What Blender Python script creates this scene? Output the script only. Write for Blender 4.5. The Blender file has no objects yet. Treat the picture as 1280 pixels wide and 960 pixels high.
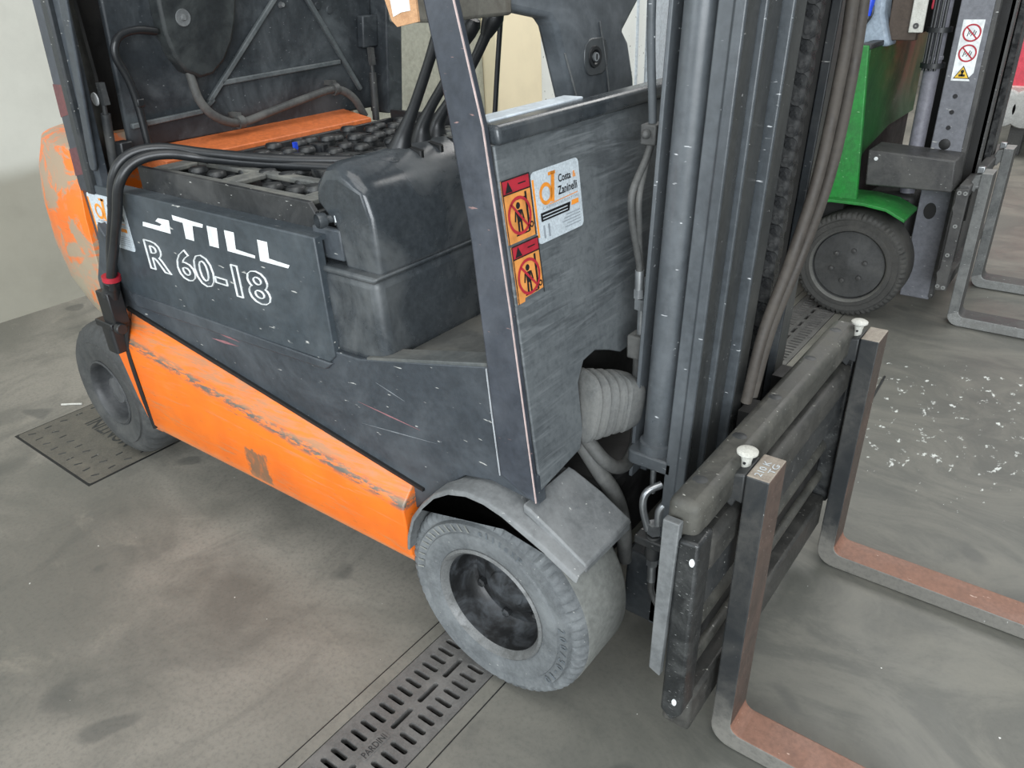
import bpy, bmesh, math, random
from mathutils import Vector, Matrix
random.seed(7)
PI = math.pi
scene = bpy.context.scene
COL = scene.collection

# ---------------------------------------------------------------- camera
cam_data = bpy.data.cameras.new('camera')
cam = bpy.data.objects.new('camera', cam_data)
COL.objects.link(cam)
cam_data.sensor_width = 36.0
cam_data.lens = 959.2 / 1280 * 36.0
cam_data.clip_start = 0.02
right = Vector((0.79529915, 0.60492739, -0.03952366))
up = -Vector((0.25747095, -0.39608341, -0.8813777))
back = -Vector((-0.54882417, 0.69078274, -0.47075602))
cam.matrix_world = Matrix(((right.x, up.x, back.x, 0.80131625), (right.y, up.y, back.y, -0.89688528),
                           (right.z, up.z, back.z, 1.39679798), (0, 0, 0, 1)))
scene.camera = cam

# ---------------------------------------------------------------- light
scene.view_settings.view_transform = 'Standard'
scene.view_settings.look = 'None'
scene.view_settings.gamma = 1.0
scene.view_settings.use_curve_mapping = False
scene.view_settings.exposure = 0.0
world = bpy.data.worlds.new('world')
scene.world = world
world.use_nodes = True
wb = world.node_tree.nodes['Background']
wb.inputs['Color'].default_value = (0.90, 0.96, 1.0, 1)
wb.inputs['Strength'].default_value = 0.50


def area(name, loc, target, sx, sy, power, col=(1, 1, 1)):
    d = bpy.data.lights.new(name, 'AREA')
    d.shape = 'RECTANGLE'
    d.size, d.size_y, d.energy, d.color = sx, sy, power, col
    o = bpy.data.objects.new(name, d)
    COL.objects.link(o)
    o.location = loc
    o.rotation_euler = (Vector(target) - Vector(loc)).to_track_quat('-Z', 'Y').to_euler()
    return o


area('roof_light', (0.3, -1.2, 5.2), (0.0, 0.3, 0.0), 5.0, 3.0, 130, (1.0, 0.98, 0.95))
area('doorway_light', (3.6, -4.6, 2.2), (-0.1, 0.3, 0.6), 4.2, 3.4, 520, (0.91, 0.96, 1.0))
area('side_doorway_light', (-2.2, -5.4, 2.3), (-0.6, 0.3, 0.7), 3.0, 3.0, 130, (0.88, 0.95, 1.0))
area('far_fill_light', (0.5, 5.0, 5.2), (0.5, 5.0, 0.0), 5.0, 3.0, 320, (1.0, 0.98, 0.95))  # unseen overhead lamp added to brighten the far wall

# ---------------------------------------------------------------- materials


def lin(c):
    out = []
    for v in c[:3]:
        v = v / 255.0
        out.append(v / 12.92 if v <= 0.04045 else ((v + 0.055) / 1.055) ** 2.4)
    return (*out, 1.0)


class NT:
    def __init__(s, name):
        s.m = bpy.data.materials.new(name)
        s.m.use_nodes = True
        s.t = s.m.node_tree
        s.b = s.t.nodes['Principled BSDF']
        s.co = s.n('ShaderNodeTexCoord').outputs['Object']

    def n(s, kind, **kw):
        nd = s.t.nodes.new(kind)
        for k, v in kw.items():
            setattr(nd, k, v)
        return nd

    def link(s, a, b):
        s.t.links.new(a, b)

    def mapped(s, scale=(1, 1, 1), rot=(0, 0, 0)):
        mp = s.n('ShaderNodeMapping')
        mp.inputs['Scale'].default_value = scale
        mp.inputs['Rotation'].default_value = rot
        s.link(s.co, mp.inputs['Vector'])
        return mp.outputs['Vector']

    def noise(s, scale, detail=4, rough=0.6, vec=None, dist=0.0):
        nd = s.n('ShaderNodeTexNoise')
        nd.inputs['Scale'].default_value = scale
        nd.inputs['Detail'].default_value = detail
        nd.inputs['Roughness'].default_value = rough
        nd.inputs['Distortion'].default_value = dist
        s.link(vec or s.co, nd.inputs['Vector'])
        return nd.outputs['Fac']

    def ramp(s, fac, lo, hi, a=0.0, b=1.0):
        nd = s.n('ShaderNodeMapRange')
        nd.interpolation_type = 'SMOOTHSTEP'
        nd.inputs['From Min'].default_value = lo
        nd.inputs['From Max'].default_value = hi
        nd.inputs['To Min'].default_value = a
        nd.inputs['To Max'].default_value = b
        s.link(fac, nd.inputs['Value'])
        return nd.outputs['Result']

    def math(s, op, a, b=None, c=None):
        nd = s.n('ShaderNodeMath', operation=op)
        for i, v in enumerate((a, b, c)):
            if v is None:
                continue
            if isinstance(v, (int, float)):
                nd.inputs[i].default_value = v
            else:
                s.link(v, nd.inputs[i])
        return nd.outputs[0]

    def mix(s, fac, a, b):
        nd = s.n('ShaderNodeMix', data_type='RGBA')
        for key, v in ((0, fac), (6, a), (7, b)):
            if isinstance(v, (int, float)):
                nd.inputs[key].default_value = v
            elif isinstance(v, tuple):
                nd.inputs[key].default_value = v
            else:
                s.link(v, nd.inputs[key])
        return nd.outputs[2]

    def xyz(s):
        nd = s.n('ShaderNodeSeparateXYZ')
        s.link(s.co, nd.inputs[0])
        return nd.outputs

    def bump(s, h, strength=0.2, dist=0.004):
        nd = s.n('ShaderNodeBump')
        nd.inputs['Strength'].default_value = strength
        nd.inputs['Distance'].default_value = dist
        s.link(h, nd.inputs['Height'])
        s.link(nd.outputs['Normal'], s.b.inputs['Normal'])

    def done(s, col, rough=0.5, metal=0.0):
        if isinstance(col, tuple):
            s.b.inputs['Base Color'].default_value = col
        else:
            s.link(col, s.b.inputs['Base Color'])
        if isinstance(rough, (int, float)):
            s.b.inputs['Roughness'].default_value = rough
        else:
            s.link(rough, s.b.inputs['Roughness'])
        s.b.inputs['Metallic'].default_value = metal
        return s.m


def plain(name, c, rough=0.5, metal=0.0):
    t = NT(name)
    nz = t.noise(35, 3)
    a = lin(c)
    d = tuple(x * 0.72 for x in a[:3]) + (1,)
    return t.done(t.mix(t.ramp(nz, 0.35, 0.7), a, d), rough, metal)


def dusty(name, c, dust=(128, 126, 120), amt=0.35, rough=0.5, scale=5.0, fleck=0.0, fleck_col=(190, 190, 185),
          streak=(1, 1, 1), metal=0.0):
    """worn paint: broad dusty blotches, a finer mottling and optional pale scratches"""
    t = NT(name)
    vec = t.mapped(streak)
    big = t.noise(scale, 6, 0.65, vec, 0.6)
    fine = t.noise(scale * 14, 4, 0.7)
    base = lin(c)
    dark = tuple(x * 0.56 for x in base[:3]) + (1,)
    mid = t.noise(scale * 4.5, 5, 0.7, vec, 0.8)
    col = t.mix(t.ramp(fine, 0.3, 0.75, 0.0, 0.7), base, dark)
    col = t.mix(t.ramp(mid, 0.45, 0.68, 0.0, 0.45), col, dark)
    col = t.mix(t.math('MULTIPLY', t.ramp(big, 0.40, 0.72), amt), col, lin(dust))
    if fleck > 0:
        fl = t.noise(scale * 22, 2, 0.5, t.mapped((0.35, 1, 1.6), (0.3, 0.5, 0.2)))
        col = t.mix(t.ramp(fl, 0.73 - fleck * 0.06, 0.78 - fleck * 0.06, 0, 0.8), col, lin(fleck_col))
    t.bump(fine, 0.12, 0.002)
    rg = t.ramp(big, 0.3, 0.75, rough - 0.08, min(1.0, rough + 0.25))
    return t.done(col, rg, metal)




def wall_flat(name, c, speck=False):
    t = NT(name)
    nz = t.noise(3.0, 4)
    a = lin(c)
    col = t.mix(t.ramp(nz, 0.35, 0.7), a, tuple(v * 0.92 for v in a[:3]) + (1,))
    if speck:
        col = t.mix(t.ramp(t.noise(26, 2, 0.5), 0.68, 0.72, 0, 0.8), col, lin((120, 120, 112)))
    return t.done(col, 0.6)


M = {}
M['grey'] = dusty('dark_grey_paint', (59, 65, 71), (100, 105, 109), 0.35, 0.42, 4.0, 0.35)
M['grey_pillar'] = dusty('pillar_paint', (57, 62, 70), (104, 108, 115), 0.35, 0.36, 4.0, 0.3, (150, 120, 115))
M['panel'] = dusty('battery_panel_paint', (60, 68, 74), (108, 113, 115), 0.28, 0.45, 3.0, 0.2)
M['console'] = dusty('console_plastic', (58, 63, 67), (116, 119, 119), 0.36, 0.24, 5.0, 0.0)
M['ribdust'] = dusty('dusty_rib_paint', (84, 90, 92), (118, 122, 122), 0.5, 0.55, 8.0)
M['black'] = plain('black_rubber', (24, 25, 26), 0.55)
M['cable'] = plain('cable_rubber', (34, 36, 38), 0.38)
M['blackplastic'] = plain('black_plastic', (30, 32, 34), 0.42)
M['darkmetal'] = dusty('dark_metal', (44, 47, 49), (98, 97, 93), 0.35, 0.5, 6.0, 0.4)
M['hood'] = dusty('hood_inside_paint', (46, 51, 55), (94, 100, 103), 0.6, 0.5, 5.0, 0.35, (120, 124, 126))
M['mast'] = dusty('mast_steel', (74, 79, 83), (112, 117, 120), 0.4, 0.36, 4.0, 0.35, (215, 218, 220), (1, 1, 0.25))
M['cylpaint'] = dusty('cylinder_paint', (80, 85, 89), (118, 123, 126), 0.35, 0.22, 4.0, 0.35, (215, 218, 220), (1, 1, 0.25))
M['mastdark'] = dusty('dark_steel', (46, 50, 53), (84, 84, 82), 0.3, 0.45, 6.0, 0.3)
M['railfront'] = dusty('dark_rail_front', (58, 60, 60), (92, 92, 88), 0.35, 0.32, 5.0, 0.2, (150, 150, 148), (1, 1, 0.2))
M['chain'] = dusty('greasy_chain', (40, 41, 42), (96, 96, 94), 0.35, 0.3, 30.0)
M['grime_shade'] = dusty('mast_grime_and_shade', (22, 22, 22), (50, 49, 46), 0.4, 0.6, 12.0)  # near-black for real grime and for shade put into the colour
M['hose'] = dusty('rubber_hose', (62, 57, 52), (92, 87, 80), 0.4, 0.6, 8.0)
M['greyhose'] = dusty('dusty_hose', (76, 77, 76), (116, 116, 112), 0.4, 0.6, 8.0)
M['zinc'] = plain('zinc_fitting', (176, 180, 182), 0.3, 0.75)
M['boot'] = dusty('rubber_boot', (104, 106, 105), (128, 128, 124), 0.4, 0.65, 10.0)
M['guard'] = dusty('mudguard_plastic', (112, 115, 116), (136, 138, 138), 0.5, 0.5, 6.0, 0.2)
M['tyre'] = dusty('front_tyre_rubber', (98, 102, 104), (130, 134, 135), 0.55, 0.75, 9.0, 0.2)
M['tread'] = dusty('worn_tread', (126, 128, 124), (144, 145, 138), 0.4, 0.65, 6.0)
M['tyretext'] = dusty('tyre_lettering_rubber', (92, 99, 104), (112, 118, 122), 0.4, 0.75, 9.0)
M['tyre_rear'] = dusty('rear_tyre_rubber', (66, 68, 68), (98, 98, 95), 0.5, 0.75, 9.0)
M['rim'] = dusty('greasy_rim', (26, 27, 28), (104, 110, 116), 0.38, 0.5, 14.0)
M['rimedge'] = dusty('rim_edge', (110, 112, 112), (60, 60, 58), 0.6, 0.45, 22.0)
M['carriage'] = dusty('carriage_steel', (66, 66, 62), (100, 98, 90), 0.45, 0.5, 9.0, 0.5, (180, 180, 172))
M['carriage_shaded'] = dusty('shaded_carriage_steel', (54, 54, 52), (96, 94, 88), 0.4, 0.45, 9.0, 0.5, (170, 170, 162))  # darker copy of the carriage steel, shade put into the colour
M['endplate'] = dusty('black_painted_steel', (34, 36, 37), (104, 106, 104), 0.25, 0.4, 16.0, 0.9, (150, 152, 150))
M['strip'] = dusty('bare_grey_steel', (104, 107, 108), (126, 128, 128), 0.4, 0.45, 7.0)


def fork_side():
    t = NT('fork_steel')
    x, y, z = t.xyz()
    big = t.noise(8, 6, 0.65, None, 0.6)
    fine = t.noise(90, 4, 0.7)
    col = t.mix(t.ramp(big, 0.35, 0.7), lin((40, 43, 45)), lin((72, 72, 70)))
    col = t.mix(t.ramp(fine, 0.4, 0.75, 0, 0.6), col, lin((44, 46, 48)))
    # paint scraped to bright metal where the fork drags along the floor
    zz = t.math('ADD', z, t.math('MULTIPLY', t.math('SUBTRACT', t.noise(16, 5, 0.7), 0.5), 0.16))
    low = t.math('SUBTRACT', 1.0, t.ramp(zz, 0.03, 0.15))
    col = t.mix(t.math('MULTIPLY', low, t.ramp(fine, 0.25, 0.6, 0.6, 0.95)), col, lin((118, 116, 110)))
    fl = t.noise(120, 2, 0.5, t.mapped((1, 1, 0.4)))
    col = t.mix(t.ramp(fl, 0.72, 0.78, 0, 0.8), col, lin((172, 172, 168)))
    t.bump(fine, 0.15, 0.002)
    return t.done(col, 0.48)


M['forkside'] = fork_side()
M['forkrust'] = dusty('fork_primer_brown', (132, 96, 80), (146, 112, 96), 0.4, 0.55, 7.0, 0.35, (196, 170, 155))
M['forkscrape'] = dusty('scraped_fork_edge', (104, 104, 100), (150, 147, 140), 0.6, 0.5, 9.0, 0.6, (196, 192, 186))
M['forkworn'] = dusty('fork_worn_primer', (78, 67, 61), (110, 88, 77), 0.5, 0.5, 6.0, 0.4, (170, 160, 152))
M['gforkshank'] = dusty('grey_fork_shank', (104, 106, 105), (140, 141, 138), 0.5, 0.45, 9.0, 0.5, (200, 202, 200))
M['forktop'] = dusty('fork_cut_end', (140, 130, 118), (170, 164, 152), 0.5, 0.6, 24.0, 0.6)
M['white'] = plain('white_print', (232, 236, 236), 0.5)
M['orange_flat'] = plain('orange_print', (238, 150, 55), 0.5)
M['red'] = plain('red_print', (176, 42, 56), 0.5)
M['redwire'] = plain('red_tape', (168, 34, 50), 0.4)
M['label_orange'] = plain('label_orange', (224, 150, 78), 0.5)
M['label_white'] = dusty('label_white', (206, 216, 222), (160, 170, 176), 0.4, 0.4, 18.0)
M['ink'] = plain('black_ink', (28, 28, 30), 0.5)
M['greyink'] = plain('grey_ink', (150, 158, 165), 0.5)
M['yellow'] = plain('yellow_print', (232, 190, 60), 0.5)
M['cardboard'] = dusty('cork_tag', (196, 152, 112), (150, 110, 80), 0.6, 0.8, 40.0)
M['whitecap'] = dusty('white_plastic', (206, 206, 198), (150, 148, 138), 0.4, 0.5, 20.0)
M['green'] = dusty('green_paint', (40, 136, 58), (40, 66, 44), 0.55, 0.45, 5.0, 0.25, (150, 200, 150))
M['gsteel'] = dusty('green_truck_mast_paint', (118, 120, 126), (92, 94, 98), 0.45, 0.45, 4.0, 0.3)
M['gdark'] = dusty('dark_oily_steel', (66, 66, 66), (100, 99, 95), 0.4, 0.5, 7.0, 0.4)
M['bluegrey'] = dusty('lilac_grey_cylinder', (122, 122, 130), (98, 98, 104), 0.4, 0.4, 4.0)
M['forkpale'] = dusty('worn_bright_steel', (142, 144, 142), (96, 94, 90), 0.5, 0.42, 12.0, 0.5, (200, 202, 200))
M['blue'] = plain('blue_plastic', (40, 80, 220), 0.4)
M['silver'] = dusty('silver_paint', (150, 164, 178), (110, 120, 130), 0.4, 0.4, 6.0)
M['redpaint'] = dusty('red_paint', (222, 74, 92), (200, 90, 100), 0.4, 0.45, 3.0)
M['iron'] = dusty('cast_iron', (104, 103, 101), (130, 127, 123), 0.4, 0.5, 14.0)
M['manhole'] = dusty('manhole_iron', (100, 97, 89), (120, 115, 103), 0.5, 0.65, 14.0)
M['cap'] = dusty('cell_cap_plastic', (34, 36, 38), (116, 117, 114), 0.42, 0.4, 16.0)
M['frame_beige'] = dusty('dusty_battery_frame', (92, 94, 92), (134, 132, 122), 0.5, 0.6, 8.0)
M['orange_strip'] = dusty('orange_strip_paint', (214, 116, 62), (190, 110, 70), 0.4, 0.5, 6.0)
M['cream'] = wall_flat('cream_paint', (240, 228, 196))
M['whiteboard'] = wall_flat('speckled_white_panel', (232, 236, 232), True)
M['old_white'] = dusty('speckled_white_panel', (214, 217, 212), (190, 194, 190), 0.4, 0.55, 4.0, 0.5, (130, 130, 125))
M['palewhite'] = dusty('pale_frame', (204, 214, 222), (190, 198, 205), 0.4, 0.5, 3.0)


def orange_mat(name, ridge=True):
    t = NT(name)
    x, y, z = t.xyz()
    streak = t.noise(9, 6, 0.7, t.mapped((0.5, 1, 5.0), (0, 0.13, 0)), 0.4)
    fine = t.noise(60, 4, 0.7, t.mapped((0.25, 1, 2.5), (0, 0.13, 0)))
    big = t.noise(4, 4)
    col = t.mix(t.ramp(big, 0.3, 0.7), lin((241, 121, 30)), lin((224, 106, 30)))
    wear = t.math('MULTIPLY', t.ramp(streak, 0.52, 0.68), 0.6)
    col = t.mix(wear, col, lin((176, 128, 88)))
    col = t.mix(t.ramp(fine, 0.62, 0.72, 0, 0.65), col, lin((120, 96, 72)))
    if ridge:
        # scuffed band along the pressed ridge of the panel, and along the top edge
        ln = t.math('ADD', t.math('MULTIPLY', t.math('ADD', x, 1.222), -0.1125), 0.505)
        d = t.math('SUBTRACT', z, ln)
        near = t.math('SUBTRACT', 1.0, t.ramp(t.math('ABSOLUTE', t.math('SUBTRACT', d, 0.004)), 0.003, 0.020))
        nz = t.noise(75, 5, 0.75, t.mapped((0.3, 1, 1.4), (0, 0.11, 0)))
        col = t.mix(t.math('MULTIPLY', near, t.ramp(nz, 0.40, 0.56)), col, lin((92, 90, 84)))
        upper = t.ramp(d, 0.0, 0.012)
        st2 = t.noise(14, 6, 0.75, t.mapped((0.35, 1, 4.0), (0, 0.115, 0)), 0.3)
        col = t.mix(t.math('MULTIPLY', upper, t.ramp(st2, 0.40, 0.62, 0, 0.75)), col, lin((150, 124, 96)))
        # worn-off square sticker
        ex = t.math('ABSOLUTE', t.math('ADD', x, 0.765))
        ez = t.math('ABSOLUTE', t.math('SUBTRACT', z, 0.290))
        blob = t.math('ADD', t.math('MAXIMUM', t.math('MULTIPLY', ex, 1.0), t.math('MULTIPLY', ez, 0.95)),
                      t.math('MULTIPLY', t.math('SUBTRACT', t.noise(24, 4, 0.7), 0.5), 0.07))
        pt = t.math('SUBTRACT', 1.0, t.ramp(blob, 0.040, 0.052))
        st = t.math('MULTIPLY', pt, t.ramp(t.noise(50, 4, 0.7, t.mapped((1, 1, 0.4))), 0.3, 0.55, 0.45, 0.9))
        col = t.mix(st, col, lin((112, 96, 76)))
        low = t.math('SUBTRACT', 1.0, t.ramp(z, 0.22, 0.27))
        col = t.mix(t.math('MULTIPLY', low, t.ramp(nz, 0.35, 0.6, 0, 0.6)), col, lin((196, 158, 124)))
    else:
        pat = t.noise(7, 6, 0.7, t.mapped((1, 1, 1.4)), 0.8)
        col = t.mix(t.ramp(pat, 0.47, 0.56, 0, 0.9), col, lin((150, 142, 122)))
        low = t.math('SUBTRACT', 1.0, t.ramp(z, 0.58, 0.84))
        p2 = t.noise(11, 6, 0.7, None, 0.8)
        col = t.mix(t.math('MULTIPLY', low, t.ramp(p2, 0.36, 0.50)), col, lin((158, 150, 130)))
    t.bump(fine, 0.1, 0.002)
    return t.done(col, 0.42)




def wiped():
    t = NT('wiped_bulkhead_paint')
    base = t.noise(5, 6, 0.65, None, 0.5)
    fine = t.noise(70, 4, 0.7)
    col = t.mix(t.ramp(base, 0.3, 0.7), lin((82, 87, 90)), lin((102, 107, 109)))
    col = t.mix(t.ramp(fine, 0.4, 0.8, 0, 0.6), col, lin((62, 67, 70)))
    st = t.noise(95, 3, 0.6, t.mapped((1, 0.07, 1.0), (0.62, 0, 0)), 0.7)
    st2 = t.noise(42, 4, 0.6, t.mapped((1, 0.10, 1.0), (0.42, 0, 0)), 1.1)
    zone = t.ramp(t.noise(4.0, 3, 0.5), 0.40, 0.58)
    col = t.mix(t.math('MULTIPLY', t.ramp(st, 0.48, 0.66, 0, 0.6), zone), col, lin((122, 127, 129)))
    col = t.mix(t.math('MULTIPLY', t.ramp(st2, 0.50, 0.66, 0, 0.6), zone), col, lin((54, 58, 61)))
    t.bump(fine, 0.1, 0.002)
    return t.done(col, 0.5)


M['bulkhead'] = wiped()
M['orange'] = orange_mat('orange_body_paint', True)
M['orange_cw'] = orange_mat('orange_counterweight_paint', False)


def concrete():
    t = NT('concrete_floor')
    x, y, z = t.xyz()
    a = t.noise(1.1, 8, 0.62, None, 0.6)
    b = t.noise(5.5, 6, 0.65, t.mapped((1.0, 0.5, 1), (0, 0, 0.5)), 0.9)
    c = t.noise(90, 3, 0.7)
    col = t.mix(t.ramp(a, 0.36, 0.64), lin((106, 105, 98)), lin((140, 136, 127)))
    col = t.mix(t.ramp(b, 0.46, 0.70, 0, 0.4), col, lin((80, 81, 77)))
    b2 = t.noise(3.2, 6, 0.7, t.mapped((0.7, 1.2, 1), (0, 0, 0.9)), 1.2)
    col = t.mix(t.ramp(b2, 0.56, 0.76, 0, 0.35), col, lin((166, 160, 146)))
    col = t.mix(t.ramp(c, 0.42, 0.75, 0, 0.36), col, lin((80, 80, 76)))
    right_tone = t.ramp(t.math('ADD', x, t.math('MULTIPLY', t.math('SUBTRACT', a, 0.5), 2.2)), -0.4, 0.5, 0.0, 0.75)  # floor tone darkens towards positive X, edge broken by noise
    col = t.mix(right_tone, col, t.mix(t.ramp(b2, 0.38, 0.62), lin((78, 80, 76)), lin((104, 104, 97))))
    # oil drips
    drip = t.noise(4.3, 2, 0.4, None, 0.3)
    col = t.mix(t.ramp(drip, 0.66, 0.71, 0, 0.5), col, lin((70, 72, 70)))
    # white paint flecks, sparse everywhere and thick in one spill beyond the forks
    sp = t.noise(55, 2, 0.5)
    col = t.mix(t.ramp(sp, 0.775, 0.79, 0, 0.9), col, lin((228, 230, 226)))
    px = t.math('SUBTRACT', x, 0.60)
    py = t.math('SUBTRACT', y, 1.75)
    dist = t.math('SQRT', t.math('ADD', t.math('MULTIPLY', px, px), t.math('MULTIPLY', t.math('MULTIPLY', py, py), 0.8)))
    zone = t.math('SUBTRACT', 1.0, t.ramp(dist, 0.25, 0.75))
    s2 = t.noise(24, 5, 0.62, t.mapped((1.3, 0.8, 1), (0, 0, -0.4)), 0.2)
    s3 = t.math('ADD', s2, t.math('MULTIPLY', zone, 0.15))
    col = t.mix(t.ramp(s3, 0.748, 0.815, 0, 0.8), col, lin((222, 226, 222)))
    t.bump(t.math('ADD', c, b), 0.12, 0.002)
    rg = t.ramp(a, 0.3, 0.7, 0.42, 0.72)
    return t.done(col, rg)


def wall_mat(name, hi, lo, tone_z):
    t = NT(name)
    x, y, z = t.xyz()
    nz = t.noise(2.0, 6, 0.65)
    zz = t.math('ADD', z, t.math('MULTIPLY', t.math('SUBTRACT', nz, 0.5), 0.16))
    f = t.ramp(zz, tone_z - 0.06, tone_z + 0.06)  # wall tone turns darker below this height
    c1 = t.mix(t.ramp(nz, 0.35, 0.7), lin(hi), tuple(v * 0.86 for v in lin(hi)[:3]) + (1,))
    c2 = t.mix(t.ramp(nz, 0.35, 0.7), lin(lo), tuple(v * 0.82 for v in lin(lo)[:3]) + (1,))
    t.bump(t.noise(60, 3), 0.1, 0.002)
    return t.done(t.mix(f, c2, c1), 0.8)


M['floor'] = concrete()
M['wall'] = wall_mat('plaster_wall', (192, 193, 184), (150, 148, 136), 0.66)
M['wallfar'] = wall_mat('far_wall', (176, 178, 172), (120, 120, 116), 0.9)

# ---------------------------------------------------------------- mesh helpers


class MB:
    def __init__(s):
        s.v, s.f, s.mi = [], [], []

    def add(s, vs, fs, mi=0):
        o = len(s.v)
        s.v += [tuple(p) for p in vs]
        for f in fs:
            s.f.append([i + o for i in f])
            s.mi.append(mi)
        return s

    def box(s, x0, x1, y0, y1, z0, z1, mi=0, rot=None, piv=None):
        vs = [(x, y, z) for z in (z0, z1) for y in (y0, y1) for x in (x0, x1)]
        if rot is not None:
            pv = Vector(piv) if piv else Vector(((x0 + x1) / 2, (y0 + y1) / 2, (z0 + z1) / 2))
            vs = [tuple(rot @ (Vector(p) - pv) + pv) for p in vs]
        return s.add(vs, [(0, 2, 3, 1), (4, 5, 7, 6), (0, 1, 5, 4), (2, 6, 7, 3), (0, 4, 6, 2), (1, 3, 7, 5)], mi)

    def prism(s, poly, axis, a0, a1, mi=0, scale1=None):
        """polygon in the two other axes, extruded along axis: axis y -> (x,z), x -> (y,z), z -> (x,y)"""
        n = len(poly)

        def mk(p, a):
            return {'y': (p[0], a, p[1]), 'x': (a, p[0], p[1]), 'z': (p[0], p[1], a)}[axis]
        vs = [mk(p, a0) for p in poly] + [mk(p, a1) for p in poly]
        fs = [list(range(n - 1, -1, -1)), list(range(n, 2 * n))]
        fs += [(i, (i + 1) % n, n + (i + 1) % n, n + i) for i in range(n)]
        return s.add(vs, fs, mi)

    def tube(s, pts, r, n=10, mi=0, sm=True, cap=True):
        P = [Vector(p) for p in pts]
        if sm and len(P) > 2:
            P = catmull(P, 6)
        R = r if isinstance(r, (list, tuple)) else None
        rings = []
        nrm = None
        for i, p in enumerate(P):
            t = (P[min(i + 1, len(P) - 1)] - P[max(i - 1, 0)]).normalized()
            if nrm is None:
                nrm = t.orthogonal().normalized()
            else:
                nrm = (nrm - t * nrm.dot(t))
                nrm = nrm.normalized() if nrm.length > 1e-6 else t.orthogonal().normalized()
            b = t.cross(nrm)
            if R:
                q = i / (len(P) - 1) * (len(R) - 1)
                k = min(int(q), len(R) - 2)
                rr = R[k] + (R[k + 1] - R[k]) * (q - k)
            else:
                rr = r
            rings.append([p + (nrm * math.cos(a) + b * math.sin(a)) * rr for a in (2 * PI * j / n for j in range(n))])
        return s.loft(rings, True, cap, mi)

    def loft(s, rings, closed=True, cap=True, mi=0):
        n = len(rings[0])
        vs = [p for rg in rings for p in rg]
        fs = []
        m = n if closed else n - 1
        for i in range(len(rings) - 1):
            for j in range(m):
                fs.append((i * n + j, i * n + (j + 1) % n, (i + 1) * n + (j + 1) % n, (i + 1) * n + j))
        if cap:
            fs.append(list(range(n - 1, -1, -1)))
            fs.append([(len(rings) - 1) * n + j for j in range(n)])
        return s.add(vs, fs, mi)

    def lathe(s, prof, origin, axis, n=48, mi=0, mod=None, cap=False):
        """prof: (radius, distance along axis)"""
        ax = Vector(axis).normalized()
        u = ax.orthogonal().normalized()
        w = ax.cross(u)
        O = Vector(origin)
        rings = []
        for k, (r, h) in enumerate(prof):
            ring = []
            for j in range(n):
                a = 2 * PI * j / n
                rr = r + (mod(k, j) if mod else 0.0)
                ring.append(O + ax * h + (u * math.cos(a) + w * math.sin(a)) * rr)
            rings.append(ring)
        return s.loft(rings, True, cap, mi)

    def cyl(s, p0, p1, r, n=16, mi=0):
        d = Vector(p1) - Vector(p0)
        return s.lathe([(r, 0), (r, d.length)], p0, d, n, mi, None, True)

    def warp(s, fn):
        s.v = [tuple(fn(Vector(p))) for p in s.v]
        return s

    def mesh(s, name, mats, smooth=True):
        me = bpy.data.meshes.new(name)
        me.from_pydata(s.v, [], s.f)
        bm = bmesh.new()
        bm.from_mesh(me)
        bmesh.ops.recalc_face_normals(bm, faces=bm.faces)
        bm.to_mesh(me)
        bm.free()
        for m in mats:
            me.materials.append(m)
        me.polygons.foreach_set('material_index', s.mi)
        me.polygons.foreach_set('use_smooth', [smooth] * len(s.f))
        me.update()
        if smooth:
            try:
                me.set_sharp_from_angle(angle=math.radians(38))
            except Exception:
                pass
        return me

    def build(s, name, mat, parent=None, bevel=0.0, segs=2, smooth=True, subsurf=0, label=None):
        mats = mat if isinstance(mat, (list, tuple)) else [mat]
        mats = [M[m] if isinstance(m, str) else m for m in mats]
        o = bpy.data.objects.new(name, s.mesh(name, mats, smooth))
        COL.objects.link(o)
        put(o, parent)
        if bevel:
            b = o.modifiers.new('bevel', 'BEVEL')
            b.width = bevel
            b.segments = segs
            b.limit_method = 'ANGLE'
            b.angle_limit = math.radians(32)
        if subsurf:
            ss = o.modifiers.new('subsurf', 'SUBSURF')
            ss.levels = ss.render_levels = subsurf
        if label:
            o['label'] = label
        return o


def catmull(P, k):
    out = []
    Q = [P[0] * 2 - P[1]] + P + [P[-1] * 2 - P[-2]]
    for i in range(1, len(Q) - 2):
        a, b, c, d = Q[i - 1], Q[i], Q[i + 1], Q[i + 2]
        for j in range(k):
            t = j / k
            out.append(0.5 * ((2 * b) + (c - a) * t + (2 * a - 5 * b + 4 * c - d) * t * t + (3 * b - a - 3 * c + d) * t ** 3))
    out.append(P[-1])
    return out


def put(o, parent):
    if parent is None:
        return
    o.parent = parent
    off = Vector((0, 0, 0))
    p = parent
    while p is not None:
        off += p.location
        p = p.parent
    # meshes are written in room coordinates; only the root empties carry an offset
    if parent.type == 'EMPTY' and parent.parent is None:
        o.matrix_parent_inverse = Matrix.Translation(-off)


def thing(name, label, cat, loc, group=None):
    o = bpy.data.objects.new(name, None)
    o.empty_display_size = 0.1
    COL.objects.link(o)
    o.location = loc
    tag(o, label, cat, group)
    return o


def tag(o, label, cat, group=None):
    o['label'] = label
    o['category'] = cat
    if group:
        o['group'] = group
    return o


def struct(o):
    o['kind'] = 'structure'
    return o


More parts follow.
